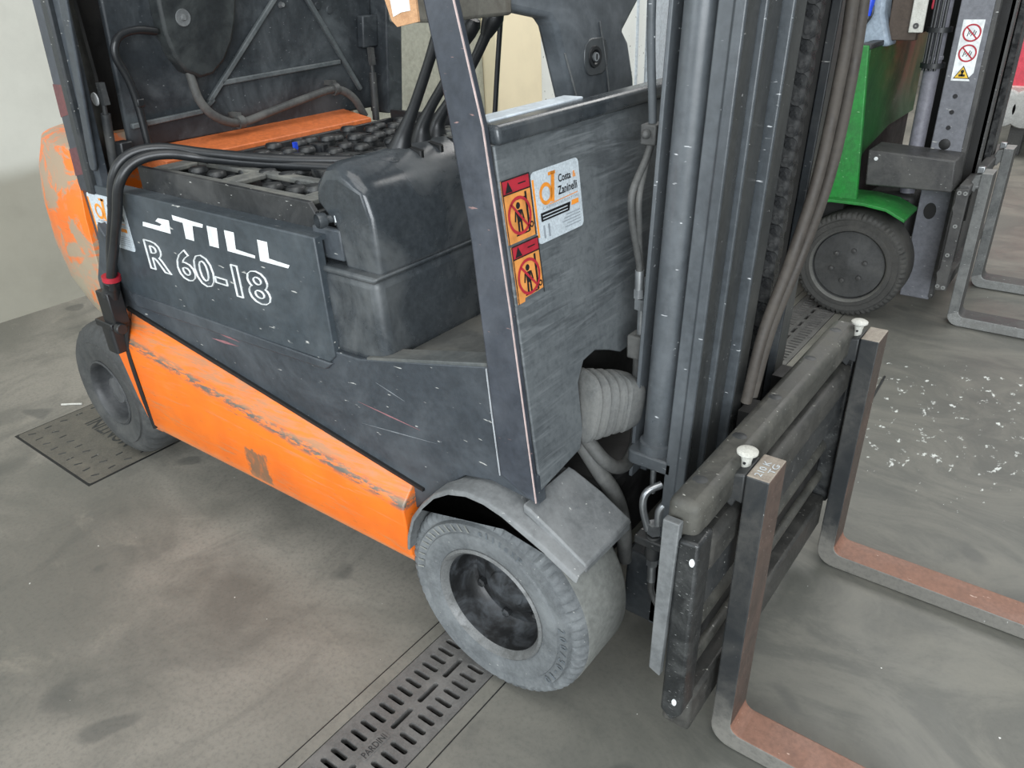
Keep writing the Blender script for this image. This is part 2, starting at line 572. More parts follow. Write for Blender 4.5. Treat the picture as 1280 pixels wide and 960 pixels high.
def text_mesh(body, outline=None, bold=0.0, resolution=3):
    """text as raw geometry in its own plane: (vertices 2d/3d, faces)"""
    cu = bpy.data.curves.new('lettering', 'FONT')
    cu.body = body
    cu.resolution_u = resolution
    cu.offset = bold
    if outline:
        cu.fill_mode = 'NONE'
        cu.bevel_depth = outline
        cu.bevel_resolution = 1
    ob = bpy.data.objects.new('lettering', cu)
    COL.objects.link(ob)
    dg = bpy.context.evaluated_depsgraph_get()
    me = bpy.data.meshes.new_from_object(ob.evaluated_get(dg))
    vs = [tuple(v.co) for v in me.vertices]
    fs = [list(p.vertices) for p in me.polygons]
    bpy.data.objects.remove(ob)
    bpy.data.curves.remove(cu)
    bpy.data.meshes.remove(me)
    return vs, fs


class Decal(MB):
    """flat print on a plane: origin, u (reading direction), v (up); layers stack outwards"""

    def __init__(s, o, u, v):
        super().__init__()
        s.o, s.u, s.w = Vector(o), Vector(u).normalized(), Vector(v).normalized()
        s.n = s.u.cross(s.w).normalized()
        s.k = 0

    def at(s, a, b, h):
        return s.o + s.u * a + s.w * b + s.n * h

    def poly(s, pts, mi, layer=1):
        h = 0.0006 * layer
        return s.add([s.at(a, b, h) for a, b in pts], [list(range(len(pts)))], mi)

    def slab(s, pts, mi, t=0.001):
        n = len(pts)
        return s.add([s.at(a, b, -0.0005) for a, b in pts] + [s.at(a, b, t) for a, b in pts],
                     [list(range(n - 1, -1, -1)), list(range(n, 2 * n))] +
                     [(i, (i + 1) % n, n + (i + 1) % n, n + i) for i in range(n)], mi)

    def ring(s, a, b, r0, r1, mi, layer=2, n=28, sq=1.0):
        h = 0.0006 * layer
        vs = []
        for r in (r0, r1):
            vs += [s.at(a + math.cos(2 * PI * j / n) * r, b + math.sin(2 * PI * j / n) * r * sq, h) for j in range(n)]
        return s.add(vs, [(j, (j + 1) % n, n + (j + 1) % n, n + j) for j in range(n)], mi)

    def disc(s, a, b, r, mi, layer=2, n=16, sq=1.0):
        return s.poly([(a + math.cos(2 * PI * j / n) * r, b + math.sin(2 * PI * j / n) * r * sq) for j in range(n)], mi, layer)

    def bar(s, p, q, w, mi, layer=2):
        d = Vector((q[0] - p[0], q[1] - p[1])).normalized()
        nx, ny = -d.y * w / 2, d.x * w / 2
        return s.poly([(p[0] + nx, p[1] + ny), (p[0] - nx, p[1] - ny), (q[0] - nx, q[1] - ny), (q[0] + nx, q[1] + ny)], mi, layer)

    def text(s, body, a, b, width, height, mi, layer=2, outline=None, bold=0.0, slant=0.0):
        vs, fs = text_mesh(body, outline, bold)
        x0, x1 = min(p[0] for p in vs), max(p[0] for p in vs)
        y0, y1 = min(p[1] for p in vs), max(p[1] for p in vs)
        kx, ky = width / (x1 - x0), height / (y1 - y0)
        h = 0.0006 * layer
        out = []
        for p in vs:
            xx, yy = (p[0] - x0) * kx, (p[1] - y0) * ky
            out.append(s.at(a + xx + slant * yy, b + yy, h + (p[2] * 0.3 if outline else 0)))
        return s.add(out, fs, mi)


def rounded(x0, x1, y0, y1, r, n=5):
    pts = []
    for cx, cy, a0 in ((x1 - r, y1 - r, 0), (x0 + r, y1 - r, 90), (x0 + r, y0 + r, 180), (x1 - r, y0 + r, 270)):
        for j in range(n + 1):
            a = math.radians(a0 + 90 * j / n)
            pts.append((cx + math.cos(a) * r, cy + math.sin(a) * r))
    return pts


def plate_with_holes(outer, holes, z0, z1):
    """flat plate in XY with real openings, as (verts, faces)"""
    cu = bpy.data.curves.new('plate', 'CURVE')
    cu.dimensions = '2D'
    cu.fill_mode = 'BOTH'
    cu.extrude = (z1 - z0) / 2
    for lp in [outer] + holes:
        sp = cu.splines.new('POLY')
        sp.points.add(len(lp) - 1)
        for p, q in zip(sp.points, lp):
            p.co = (q[0], q[1], 0, 1)
        sp.use_cyclic_u = True
    ob = bpy.data.objects.new('plate', cu)
    COL.objects.link(ob)
    dg = bpy.context.evaluated_depsgraph_get()
    me = bpy.data.meshes.new_from_object(ob.evaluated_get(dg))
    vs = [(v.co.x, v.co.y, v.co.z + (z0 + z1) / 2) for v in me.vertices]
    fs = [list(p.vertices) for p in me.polygons]
    bpy.data.objects.remove(ob)
    bpy.data.curves.remove(cu)
    bpy.data.meshes.remove(me)
    return vs, fs


def copy_tree(o, delta, parent=None):
    c = o.copy()
    COL.objects.link(c)
    if parent is None:
        c.location = o.location + Vector(delta)
    else:
        c.parent = parent
    for ch in list(o.children):
        copy_tree(ch, delta, c)
    return c


# ================================================================ the setting
GX0, GX1 = -0.195, -0.015          # drain grate across X
fl = MB()
fl.box(-3.3, GX0 - 0.03, -4, 10, -0.15, 0)
fl.box(GX1 + 0.035, 6, -4, 10, -0.15, 0)
fl.box(GX0 - 0.03, GX1 + 0.035, -4, -0.808, -0.15, 0)
fl.box(GX0 - 0.03, GX1 + 0.035, 4.151, 10, -0.15, 0)
struct(fl.build('floor', 'floor', smooth=False))
wl = MB().box(-3.5, -3.3, -4, 10.2, -0.15, 3.6)
struct(wl.build('wall_left', 'wall', smooth=False))
wf = MB().box(-3.3, 6, 10, 10.2, -0.15, 3.6)
struct(wf.build('wall_far', 'wallfar', smooth=False))

# drain channel: concrete-set frame strips, trench walls and bottom
dc = MB()
dc.box(GX0 - 0.03, GX0, -0.808, 4.151, -0.15, 0.0005)
dc.box(GX1, GX1 + 0.035, -0.808, 4.151, -0.15, 0.0005)
ch = dc.build('trim_1', M['floor'], smooth=False)
struct(ch)
tr = MB().box(GX0, GX1, -0.808, 4.151, -0.17, -0.15).box(GX0, GX0 + 0.002, -0.808, 4.151, -0.15, -0.02).box(GX1 - 0.002, GX1, -0.808, 4.151, -0.15, -0.02)
tr.build('channel_trough', 'grime_shade', ch, smooth=False)  # trough coloured near black to paint in the shade under the slots
jt = MB()
for xx in (GX0 - 0.031, GX1 + 0.034):
    jt.box(xx - 0.001, xx + 0.0015, -0.808, 4.151, -0.002, 0.0009)
j = jt.build('joint_line', 'black', ch, smooth=False)


def grate_mesh():
    L = 0.99
    holes = []
    pitch = 0.0275
    for i in range(36):
        yy = -L / 2 + pitch * (i + 0.5)
        for cx in (0.046, 0.136):
            holes.append(rounded(cx - 0.0225, cx + 0.0225, yy - 0.0064, yy + 0.0064, 0.006, 3))
    for i in range(12):
        if i == 6:
            continue
        yy = -L / 2 + 0.0825 * (i + 0.5)
        holes.append(rounded(0.091 - 0.0064, 0.091 + 0.0064, yy - 0.031, yy + 0.031, 0.005, 3))
    vs, fs = plate_with_holes(rounded(0.003, 0.177, -L / 2 + 0.001, L / 2 - 0.001, 0.003, 2), holes, -0.018, 0.001)
    mb = MB()
    mb.add(vs, fs)
    yy = -L / 2 + 0.0825 * 6.5
    mb.prism(rounded(0.079, 0.103, yy - 0.036, yy + 0.036, 0.002, 2), 'z', 0.001, 0.0022)
    d = Decal((0.1, yy - 0.031, 0.0022), (0, 1, 0), (-1, 0, 0))
    d.text('PARDINI', 0, 0, 0.062, 0.016, 0, 1)
    mb.add(d.v, d.f, 1)
    return mb.mesh('drain_grate', [M['iron'], M['darkmetal']], False)


gm = grate_mesh()
for k, lab in enumerate(('slotted cast iron drain grate in the foreground, running under the near front tyre',
                         'slotted drain grate under the orange forklift, between its front wheels',
                         'slotted drain grate just past the orange forklift, glimpsed behind the fork carriage',
                         'slotted drain grate ending under the near front tyre of the green forklift',
                         'slotted drain grate underneath the green forklift')):
    g = bpy.data.objects.new('drain_grate', gm)
    COL.objects.link(g)
    g.location = (GX0, -0.311 + 0.991 * k, 0.0)
    tag(g, lab, 'drain grate', 'floor drain grates')

# manhole cover
mh = thing('manhole_cover', 'square cast iron manhole cover with anti-slip ribs half under the rear tyre', 'manhole cover', (-1.82, 0.12, 0.0))
MX0, MX1, MY0, MY1 = -2.082, -1.556, -0.139, 0.385
mb = MB().box(MX0 - 0.008, MX1 + 0.008, MY0 - 0.008, MY1 + 0.008, -0.001, 0.0012)
mb.build('frame_joint', 'black', mh, smooth=False)
mb = MB().prism(rounded(MX0, MX1, MY0, MY1, 0.012, 3), 'z', 0.0, 0.003)
mb.build('cover_plate', 'manhole', mh, smooth=False)
mb = MB()
for i in range(9):
    for jj in range(9):
        if 1 <= i <= 6 and 2 <= jj <= 4:
            continue
        cx = MX0 + 0.035 + i * 0.057
        cy = MY0 + 0.035 + jj * 0.057
        mb.box(cx - 0.012, cx + 0.012, cy - 0.0025, cy + 0.0025, 0.003, 0.0040, 0,
               Matrix.Rotation(math.radians(90 if (i + jj) % 2 else 60), 3, 'Z'))
o = mb.build('rib_pattern', 'darkmetal', mh, smooth=False)
o['kind'] = 'stuff'
d = Decal((MX1 - 0.12, MY0 + 0.24, 0.003), (-1, 0, 0), (0, -1, 0))
d.text('MONTINI', 0, 0, 0.28, 0.06, 0, 1, bold=0.005)
d.build('raised_lettering', 'darkmetal', mh, smooth=False)

# wall-side features far behind the cab
dr = MB().box(-3.3, -3.25, 2.75, 4.02, 0, 2.15)
DR = struct(dr.build('door_1', dusty('grey_green_door', (176, 178, 164), (160, 162, 150), 0.4, 0.5, 2.0), bevel=0.006))
MB().box(-3.25, -3.23, 3.86, 3.96, 1.02, 1.05).build('handle', 'zinc', DR, bevel=0.004)
cp = MB().box(-3.3, -3.12, 4.03, 4.62, 0, 3.2)
o = cp.build('cream_column', 'cream', bevel=0.01)
tag(o, 'cream painted column on the far end of the left wall, seen behind the levers', 'column')
wp = thing('wall_panel', 'speckled white wall panel seen between the levers and the steering column', 'wall panel', (-3.2, 5.6, 0))
MB().box(-3.3, -3.22, 4.63, 6.55, 0.0, 3.0).build('board', 'whiteboard', wp, bevel=0.004)
MB().box(-3.22, -3.2, 6.0, 6.02, 0.0, 3.0).box(-3.22, -3.2, 6.35, 6.37, 0, 3).build('seam_strip', 'palewhite', wp)
df = thing('door_frame', 'pale blue grey door frame seen just left of the mast', 'door frame', (-3.2, 6.9, 0))
MB().box(-3.3, -3.15, 6.58, 6.72, 0, 3.0).build('post', 'palewhite', df, bevel=0.004)
MB().box(-3.3, -3.18, 6.78, 7.4, 0, 3.0).build('leaf', 'palewhite', df, bevel=0.004)

# ================================================================ the orange forklift
FL = thing('forklift', 'orange and dark grey electric forklift with battery hood open, nearest the camera', 'forklift', (-0.7, 0.53, 0))
TILT = 0.042


def tilt(p):
    return Vector((p.x + TILT * (p.z - 1.35), p.y, p.z))


# --- side body
sp = MB()
sp.prism([(-1.40, 0.965), (-1.44, 0.58), (-0.22, 0.37), (-0.155, 0.44), (-0.07, 0.515), (0.0, 0.53), (0.113, 0.52), (0.107, 0.58),
          (0.035, 0.60), (0.014, 0.782), (-0.345, 0.702), (-0.43, 0.70), (-0.43, 0.90), (-1.30, 0.90)], 'y', 0.035, 0.06)
SIDE = sp.build('side_panel', 'grey', FL, bevel=0.003)
M['scratch_pink'] = plain('pink_primer_scratch', (150, 104, 108), 0.6)
M['scratch_pale'] = plain('pale_scratch', (122, 126, 130), 0.6)
for (xa, za), (xb, zb_), wd, mt in (((-0.367, 0.594), (-0.183, 0.583), 0.0028, 'scratch_pink'), ((-0.894, 0.638), (-0.778, 0.632), 0.006, 'scratch_pink'),
                                    ((-0.905, 0.612), (-0.790, 0.618), 0.008, 'scratch_pink'), ((-0.365, 0.540), (-0.141, 0.566), 0.002, 'scratch_pale'),
                                    ((-0.62, 0.66), (-0.50, 0.645), 0.002, 'scratch_pale'), ((-0.30, 0.66), (-0.22, 0.64), 0.002, 'scratch_pale')):
    mx, mz = (xa + xb) / 2, (za + zb_) / 2
    MB().prism([(xa, za), (mx, mz - wd / 2), (xb, zb_), (mx, mz + wd / 2)], 'y', 0.0343, 0.0352).build('paint_scratch', mt, SIDE, smooth=False)
# second leaf above the far sill so the body reads as a hollow box
MB().box(-1.40, 0.02, 1.0, 1.03, 0.3, 0.93).build('far_side_panel', 'grey', FL, bevel=0.004)
MB().box(-1.35, -0.2, 0.12, 0.98, 0.22, 0.6).build('chassis_frame', 'grime_shade', FL)
# slim black strip painted in as the shadow gap between panel and orange sill
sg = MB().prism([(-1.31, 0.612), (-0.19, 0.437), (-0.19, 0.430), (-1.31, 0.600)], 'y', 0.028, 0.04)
sg.build('panel_shadow_gap', 'black', FL)
# orange sill, three faces: leaning top band, ridge, flat lower face, tucked bottom
secs = []
for xx, zt, zr, zb in ((-1.30, 0.600, 0.512, 0.205), (-0.9, 0.540, 0.468, 0.213), (-0.5, 0.480, 0.423, 0.218), (-0.25, 0.443, 0.397, 0.221), (-0.222, 0.439, 0.394, 0.2215)):
    secs.append([Vector(p) for p in ((xx, 0.06, zt), (xx, 0.034, zt), (xx, -0.002, zr + 0.004), (xx, -0.006, zr - 0.010),
                                     (xx, 0.002, zb + 0.035), (xx, 0.022, zb), (xx, 0.06, zb))])
MB().loft(secs).build('sill_panel', 'orange', FL, bevel=0.004, label='orange lower side panel with scuffed ridge')
# short rear end of the sill, ahead of the rear wheel
sec2 = []
for xx, zt, zr, zb in ((-1.405, 0.60, 0.535, 0.46), (-1.385, 0.60, 0.53, 0.40), (-1.35, 0.60, 0.522, 0.28), (-1.312, 0.60, 0.514, 0.195)):
    sec2.append([Vector(p) for p in ((xx, 0.07, zt), (xx, 0.034, zt), (xx, 0.002, zr), (xx, -0.003, zr - 0.012),
                                     (xx, 0.003, zb + 0.03), (xx, 0.026, zb), (xx, 0.07, zb))])
MB().loft(sec2).build('arch_panel', 'orange', FL, bevel=0.003, label='narrow orange panel edging the rear wheel arch')
MB().tube([(-1.285, 0.012, 0.585), (-1.300, -0.006, 0.50), (-1.306, -0.003, 0.36), (-1.306, 0.006, 0.225)], 0.007, 8).build('sill_edge_trim', 'black', FL)

# --- counterweight
rings = []
NP = 22
for z, x_front, x_rear, y_in, tuck in ((1.055, -1.40, -1.84, 0.085, 0.0), (1.035, -1.38, -1.92, 0.05, 0.0), (0.95, -1.38, -1.97, 0.03, 0.0),
                                       (0.86, -1.38, -2.0, 0.02, 0.0), (0.72, -1.38, -2.0, 0.015, 0.0), (0.62, -1.38, -1.97, 0.02, 0.0),
                                       (0.54, -1.39, -1.90, 0.04, 0.0), (0.50, -1.39, -1.82, 0.065, 0.0)):
    ring = []
    cx, cy = x_front - 0.02, y_in
    for k in range(NP + 1):
        a = k / NP * PI / 2
        ring.append(Vector((cx - (cx - x_rear) * math.sin(a) ** 0.9, cy + 0.36 * (1 - math.cos(a) ** 0.9), z)))
    far = [Vector((p.x, 1.06 - p.y, p.z)) for p in reversed(ring)]
    rings.append([Vector((x_front, y_in, z))] + ring + far + [Vector((x_front, 1.06 - y_in, z))])
MB().loft(rings).build('counterweight', 'orange_cw', FL, bevel=0.004, label='scraped orange rear counterweight')

# --- battery side panel with lettering
bp = MB().prism([(-1.335, 0.955), (-1.335, 0.70), (-1.25, 0.66), (-0.435, 0.672), (-0.415, 0.69), (-0.42, 0.952)], 'y', 0.030, 0.052)
BP = bp.build('battery_panel', 'panel', FL, bevel=0.003)
MB().prism([(-1.335, 0.955), (-1.335, 0.945), (-0.42, 0.942), (-0.42, 0.952)], 'y', 0.05, 0.075).build('panel_flange', 'panel', BP)
MB().prism([(-1.26, 0.655), (-1.24, 0.628), (-0.45, 0.652), (-0.425, 0.672), (-1.24, 0.668)], 'y', 0.026, 0.05).build('panel_ledge', 'grey', BP, bevel=0.003)
d = Decal((0, 0.0298, 0), (1, 0, 0), (0, 0, 1))
for L in ([(-1.087, .889), (-1.009, .889), (-.998, .895), (-1.025, .899), (-1.008, .909), (-.959, .910), (-.966, .876), (-1.093, .877)],
          [(-.940, .926), (-.813, .922), (-.818, .913), (-.859, .912), (-.867, .874), (-.902, .874), (-.899, .913), (-.940, .914)],
          [(-.799, .921), (-.759, .921), (-.768, .873), (-.805, .873)],
          [(-.732, .921), (-.695, .921), (-.701, .882), (-.632, .879), (-.634, .872), (-.735, .872)],
          [(-.613, .918), (-.578, .918), (-.582, .881), (-.514, .878), (-.521, .870), (-.617, .870)]):
    d.poly(L, 0, 1)
d.build('still_lettering', 'white', BP, smooth=False, label='white STILL lettering')
d = Decal((-1.108, 0.0298, 0.762), (1, 0, 0), (0, 0, 1))
d.text('R 60-18', 0, 0, 0.505, 0.082, 0, 1, outline=0.011, bold=0.02)
d.build('model_lettering', 'white', BP, smooth=False, label='white outlined R 60-18 lettering')


def dealer(o, u, v, w, h, parent, lean=0.0):
    d = Decal(o, u, v)
    d.slab(rounded(0, w, 0, h, 0.010), 0, 0.0005)
    d.poly([(0.0, 0.012), (w * .04, 0.012), (w * .04, h - .012), (0.0, h - .012)], 1)
    # orange mark: a bowl, a stem and a numeral-like flag
    d.ring(w * .25, h * .66, h * .10, h * .155, 1, 2, 24)
    d.bar((w * .37, h * .52), (w * .43, h * .93), w * .07, 1)
    d.bar((w * .33, h * .91), (w * .48, h * .91), h * .045, 1)
    d.bar((w * .30, h * .50), (w * .92, h * .52), h * .012, 1)
    d.text('Costa', w * .53, h * .745, w * .27, h * .11, 2, 2, bold=0.02)
    d.text('&', w * .84, h * .745, w * .07, h * .09, 1, 2, bold=0.02)
    d.text('Zaninelli', w * .50, h * .575, w * .42, h * .12, 2, 2, bold=0.02)
    d.text('CARRELLI ELEVATORI', w * .16, h * .455, w * .77, h * .035, 3, 2)
    d.poly([(w * .10, h * .30), (w * .70, h * .30), (w * .74, h * .42), (w * .10, h * .42)], 2, 2)
    for q in range(2):
        d.bar((w * .13, h * (.335 + .045 * q)), (w * .66, h * (.335 + .045 * q)), h * .014, 0, 3)
    d.poly([(w * .75, h * .36), (w * .92, h * .36), (w * .92, h * .43), (w * .77, h * .43)], 1, 2)
    for q in range(5):
        d.bar((w * (.62 - .05 * (q % 3)), h * (.26 - .043 * q)), (w * .93, h * (.26 - .043 * q)), h * .012, 3, 2)
    for q in range(2):
        d.bar((w * (.14 + .1 * q), h * .06), (w * (.14 + .1 * q), h * .24), w * .035, 3, 2)
    return d.build('dealer_sticker', ['label_white', 'orange_flat', 'ink', 'greyink'], parent, smooth=False,
                   label='white and orange dealer sticker')


dealer((-1.352, 0.0296, 0.795), (1, 0, 0), (0, 0, 1), 0.185, 0.137, BP)

# --- front guard pillar, bulkhead
pl = MB().prism([(0.113, 0.525), (0.072, 0.905), (0.035, 1.195), (-0.006, 1.367), (-0.096, 1.75), (-0.158, 1.75), (-0.068, 1.368),
                 (-0.037, 1.213), (-0.006, 1.014), (0.012, 0.782), (0.018, 0.70), (0.03, 0.56)], 'y', 0.026, 0.040)
PIL = pl.build('front_pillar', 'grey_pillar', FL, bevel=0.004)
MB().prism([(0.1135, 0.53), (0.0725, 0.905), (0.0355, 1.195), (-0.0055, 1.367), (-0.09, 1.72), (-0.092, 1.72), (-0.0075, 1.367), (0.0335, 1.195),
            (0.0705, 0.905), (0.1115, 0.53)], 'y', 0.0245, 0.027).build('worn_edge', plain('chipped_primer_edge', (196, 176, 172), 0.5), PIL)
MB().prism([(0.0105, 0.782), (0.0165, 0.70), (0.0285, 0.56), (0.0300, 0.56), (0.0180, 0.70), (0.0120, 0.782)], 'y', 0.0247, 0.027).build('worn_seam', plain('scratched_seam', (178, 182, 186), 0.5), PIL)
bh = MB()
outl = [(0.045, 0.545), (0.183, 0.563), (0.199, 0.60), (0.200, 0.70), (0.225, 0.735), (0.268, 0.740), (0.32, 0.72), (0.36, 0.70), (0.70, 0.70), (0.80, 0.74),
        (0.86, 0.70), (0.865, 0.55), (1.02, 0.545), (1.02, 1.165), (0.045, 1.165)]
bh.prism(outl, 'x', -0.008, 0.0)


def bk(p):
    return Vector((p.x + 0.113 - (p.z - 0.53) * 0.117, p.y, p.z))


bh.warp(bk)
BH = bh.build('bulkhead', 'bulkhead', FL, bevel=0.003)
lp = MB().box(-0.03, 0.012, 0.045, 1.02, 1.165, 1.195)
lp.warp(bk)
lp.build('bulkhead_rim', 'console', BH, bevel=0.008, segs=3)
vv = Vector((-0.117, 0, 1)).normalized()


def on_bh(y, z):
    return bk(Vector((0.0006, y, z)))


def warn(y0, z0, w, h, torn):
    d = Decal(on_bh(y0, z0), (0, 1, 0.0), vv)
    pts = [(0, 0), (0.018, 0.0), (0.02, 0.006), (w, 0.008), (w, h), (0, h)] if torn else [(0, 0), (w, 0), (w, h), (0, h)]
    d.slab(pts, 0, 0.0005)
    d.poly([(0.0, h * .78), (w, h * .78), (w, h), (0, h)], 1, 1)
    d.poly([(w * .10, h * .80), (w * .36, h * .80), (w * .23, h * .97)], 2, 2)
    d.bar((w * .58, h * .89), (w * .86, h * .89), h * .02, 2, 2)
    # mast and fork pictogram, standing figure, prohibition ring with bar
    d.bar((w * .80, h * .10), (w * .80, h * .74), w * .07, 2, 2)
    d.bar((w * .30, h * .10), (w * .80, h * .10), h * .022, 2, 2)
    if not torn:
        d.bar((w * .32, h * .66), (w * .80, h * .66), h * .022, 2, 2)
    d.ring(w * .90, h * .19, w * .04, w * .075, 2, 2, 14)
    d.disc(w * .48, h * .56, w * .075, 2, 2)
    d.poly([(w * .38, h * .49), (w * .58, h * .49), (w * .56, h * .30), (w * .40, h * .30)], 2, 2)
    d.bar((w * .43, h * .31), (w * .42, h * .13), w * .065, 2, 2)
    d.bar((w * .53, h * .31), (w * .54, h * .13), w * .065, 2, 2)
    d.bar((w * .37, h * .48), (w * .32, h * .32), w * .05, 2, 2)
    d.bar((w * .59, h * .48), (w * .64, h * .32), w * .05, 2, 2)
    d.ring(w * .50, h * .40, w * .36, w * .43, 1, 3, 28)
    d.bar((w * .22, h * .62), (w * .78, h * .18), w * .06, 1, 3)
    d.ring(0, 0, 0, 0, 2, 1, 3)
    for a, b in (((0, 0), (0, h)), ((w, 0), (w, h)), ((0, h), (w, h)), ((0, h * .78), (w, h * .78))):
        d.bar(a, b, 0.002, 2, 3)
    return d.build('warning_sticker', ['label_orange', 'red', 'ink'], BH, smooth=False,
                   label='red and orange no-standing warning sticker')


warn(0.0475, 1.009, 0.073, 0.102, False)
warn(0.0515, 0.907, 0.073, 0.098, True)
dealer(on_bh(0.1265, 0.988), (0, 1, 0), vv, 0.142, 0.121, BH)

# --- footwell floor and mat lip
fp = MB().prism([(-0.345, 0.695), (0.02, 0.776), (0.02, 0.766), (-0.345, 0.685)], 'y', 0.05, 1.0)
fp.build('floor_plate', dusty('footwell_mat', (84, 86, 84), (128, 125, 115), 0.5, 0.6, 5.0), FL, bevel=0.003)
ml = MB().prism([(-0.32, 0.712), (0.012, 0.788), (0.012, 0.780), (-0.32, 0.703)], 'y', 0.036, 0.09)
ml.build('mat_lip', dusty('mat_edge', (84, 88, 88), (128, 126, 118), 0.5, 0.6, 5.0), FL, bevel=0.002)

# --- consoles
cs = MB().prism([(-0.52, 0.69), (-0.300, 0.69), (-0.262, 0.70), (-0.272, 0.885), (-0.52, 0.885)], 'y', 0.045, 0.86)
cs.build('console_base', 'console', FL, bevel=0.022, segs=4)
MB().prism([(-0.53, 0.876), (-0.275, 0.876), (-0.263, 0.890), (-0.53, 0.892)], 'y', 0.040, 0.88).build('console_ledge', 'console', FL, bevel=0.006)
cu = MB()
rg = []
for yy, s in ((0.062, 0.90), (0.075, 0.97), (0.10, 1.0), (0.86, 1.0)):
    zt = 0.89 + 0.205 * s
    xr = -0.438 + (1 - s) * 0.05
    xf = -0.272 - (1 - s) * 0.05
    rg.append([Vector((xf, yy, 0.885)), Vector((xf - 0.004, yy, 1.0)), Vector((xf - 0.02, yy, 1.05)), Vector((xf - 0.055, yy, zt - 0.012)),
               Vector((xf - 0.085, yy, zt)), Vector((xr + 0.035, yy, zt - 0.004)), Vector((xr + 0.008, yy, zt - 0.03)), Vector((xr, yy, zt - 0.06)),
               Vector((xr + 0.045, yy, 0.97)), Vector((xr + 0.06, yy, 0.885))])
cu.loft(rg)
CU = cu.build('lever_console', 'console', FL, bevel=0.012, segs=3)
# oval recess rib and lever slots on the console
MB().tube([(-0.405, 0.15, 1.0885), (-0.37, 0.145, 1.0925), (-0.335, 0.16, 1.084), (-0.325, 0.19, 1.079), (-0.345, 0.205, 1.088)], 0.0026, 8).build('moulded_rib', 'console', CU)
for i, yy in enumerate((0.255, 0.315, 0.375, 0.435)):
    MB().prism(rounded(-0.385, -0.318, yy - 0.006, yy + 0.006, 0.005), 'z', 1.082, 1.0985).warp(lambda p: Vector((p.x, p.y, p.z - max(0, (p.x + 0.36)) * 0.25))).build('lever_slot', 'black', CU)
for yy, pts in ((0.245, [(-0.41, 1.085), (-0.395, 1.12), (-0.365, 1.17), (-0.32, 1.25), (-0.29, 1.31), (-0.27, 1.36)]),
                (0.315, [(-0.415, 1.085), (-0.41, 1.12), (-0.385, 1.16), (-0.34, 1.215), (-0.30, 1.27), (-0.285, 1.30)]),
                (0.375, [(-0.425, 1.085), (-0.42, 1.12), (-0.39, 1.16), (-0.33, 1.225), (-0.285, 1.29), (-0.275, 1.31)])):
    lv = MB()
    P = [(x + 0.035, yy + 0.02 * i / 5, z) for i, (x, z) in enumerate(pts)]
    lv.tube(P, [0.026, 0.016, 0.011, 0.010, 0.011, 0.013], 12)
    e = Vector(P[-1])
    dr = (e - Vector(P[-2])).normalized()
    lv.lathe([(0.012, -0.02), (0.018, 0.0), (0.021, 0.018), (0.017, 0.03), (0.004, 0.034)], e, dr, 16)
    lv.build('control_lever', 'blackplastic', FL)
# battery latch knob and bracket at the console's rear corner
kb = MB()
kb.lathe([(0.004, -0.012), (0.014, -0.012), (0.016, 0.0), (0.014, 0.006)], (-0.408, 0.042, 0.985), (-0.25, -1, 0), 20)
kb.cyl((-0.408, 0.050, 0.985), (-0.38, 0.10, 0.985), 0.008)
KB = kb.build('latch_knob', 'console', FL)
MB().lathe([(0.0, 0.0), (0.013, 0), (0.013, 0.012), (0.0, 0.012)], (-0.394, 0.066, 0.985), (0.5, 0.8, 0), 6).build('latch_nut', 'zinc', KB, smooth=False)
MB().box(-0.46, -0.375, 0.06, 0.075, 0.90, 0.965).build('latch_bracket', 'grey', FL, bevel=0.004)

# --- battery
BA = thing('battery', 'large traction battery with rows of black cell caps in the open compartment', 'battery', (-0.8, 0.5, 0.6))
tray = MB()
tray.prism([(-1.135, 1.012), (-1.135, 0.62), (-0.462, 0.62), (-0.462, 0.985), (-0.478, 1.005)], 'y', 0.075, 0.087)
tray.box(-1.135, -0.47, 0.96, 0.975, 0.62, 1.02)
tray.box(-1.14, -1.125, 0.0875, 0.9595, 0.62, 0.995)
tray.box(-0.4755, -0.4625, 0.0875, 0.9595, 0.62, 0.985)
tray.box(-1.124, -0.476, 0.088, 0.959, 0.63, 0.965)
tray.build('tray', dusty('battery_tray_black', (40, 42, 44), (92, 92, 90), 0.4, 0.45, 6.0, 0.4), BA, bevel=0.002)
fr = MB()
fr.box(-1.12, -0.49, 0.090, 0.118, 0.99, 1.004)
fr.box(-1.12, -0.49, 0.205, 0.235, 0.99, 1.004)
for xx in (-1.10, -0.815, -0.515):
    fr.box(xx - 0.028, xx + 0.028, 0.118, 0.205, 0.99, 1.0035)
fr.build('hold_down_frame', 'frame_beige', BA, bevel=0.004)
cell = MB()
cell.lathe([(0.0, 0.0), (0.021, 0.0), (0.021, 0.012), (0.0235, 0.014), (0.0235, 0.020), (0.019, 0.026), (0.0, 0.027)], (0, 0, 0), (0, 0, 1), 18)
cme = cell.mesh('cell_cap', [M['cap']])
term = MB().prism(rounded(-0.03, 0.03, -0.013, 0.013, 0.010), 'z', 0.0, 0.022)
tme = term.mesh('terminal_cover', [M['cap']])
for r in range(12):
    yy = 0.162 + r * 0.068
    for q in range(9):
        xx = -1.07 + q * 0.073 + (0.036 if r % 2 else 0.0)
        if xx > -0.50:
            continue
        if r == 0 and q in (0, 4):
            continue
        c = bpy.data.objects.new('terminal_cover' if (r % 3 == 2 and q % 2) else 'cell_cap', tme if (r % 3 == 2 and q % 2) else cme)
        COL.objects.link(c)
        c.location = (xx + random.uniform(-.006, .006), yy + random.uniform(-.006, .006), 0.972 + random.uniform(0, 0.014))
        put(c, BA)
MB().box(-0.985, -0.975, 0.44, 0.45, 0.97, 1.018).build('blue_cap', 'blue', BA)
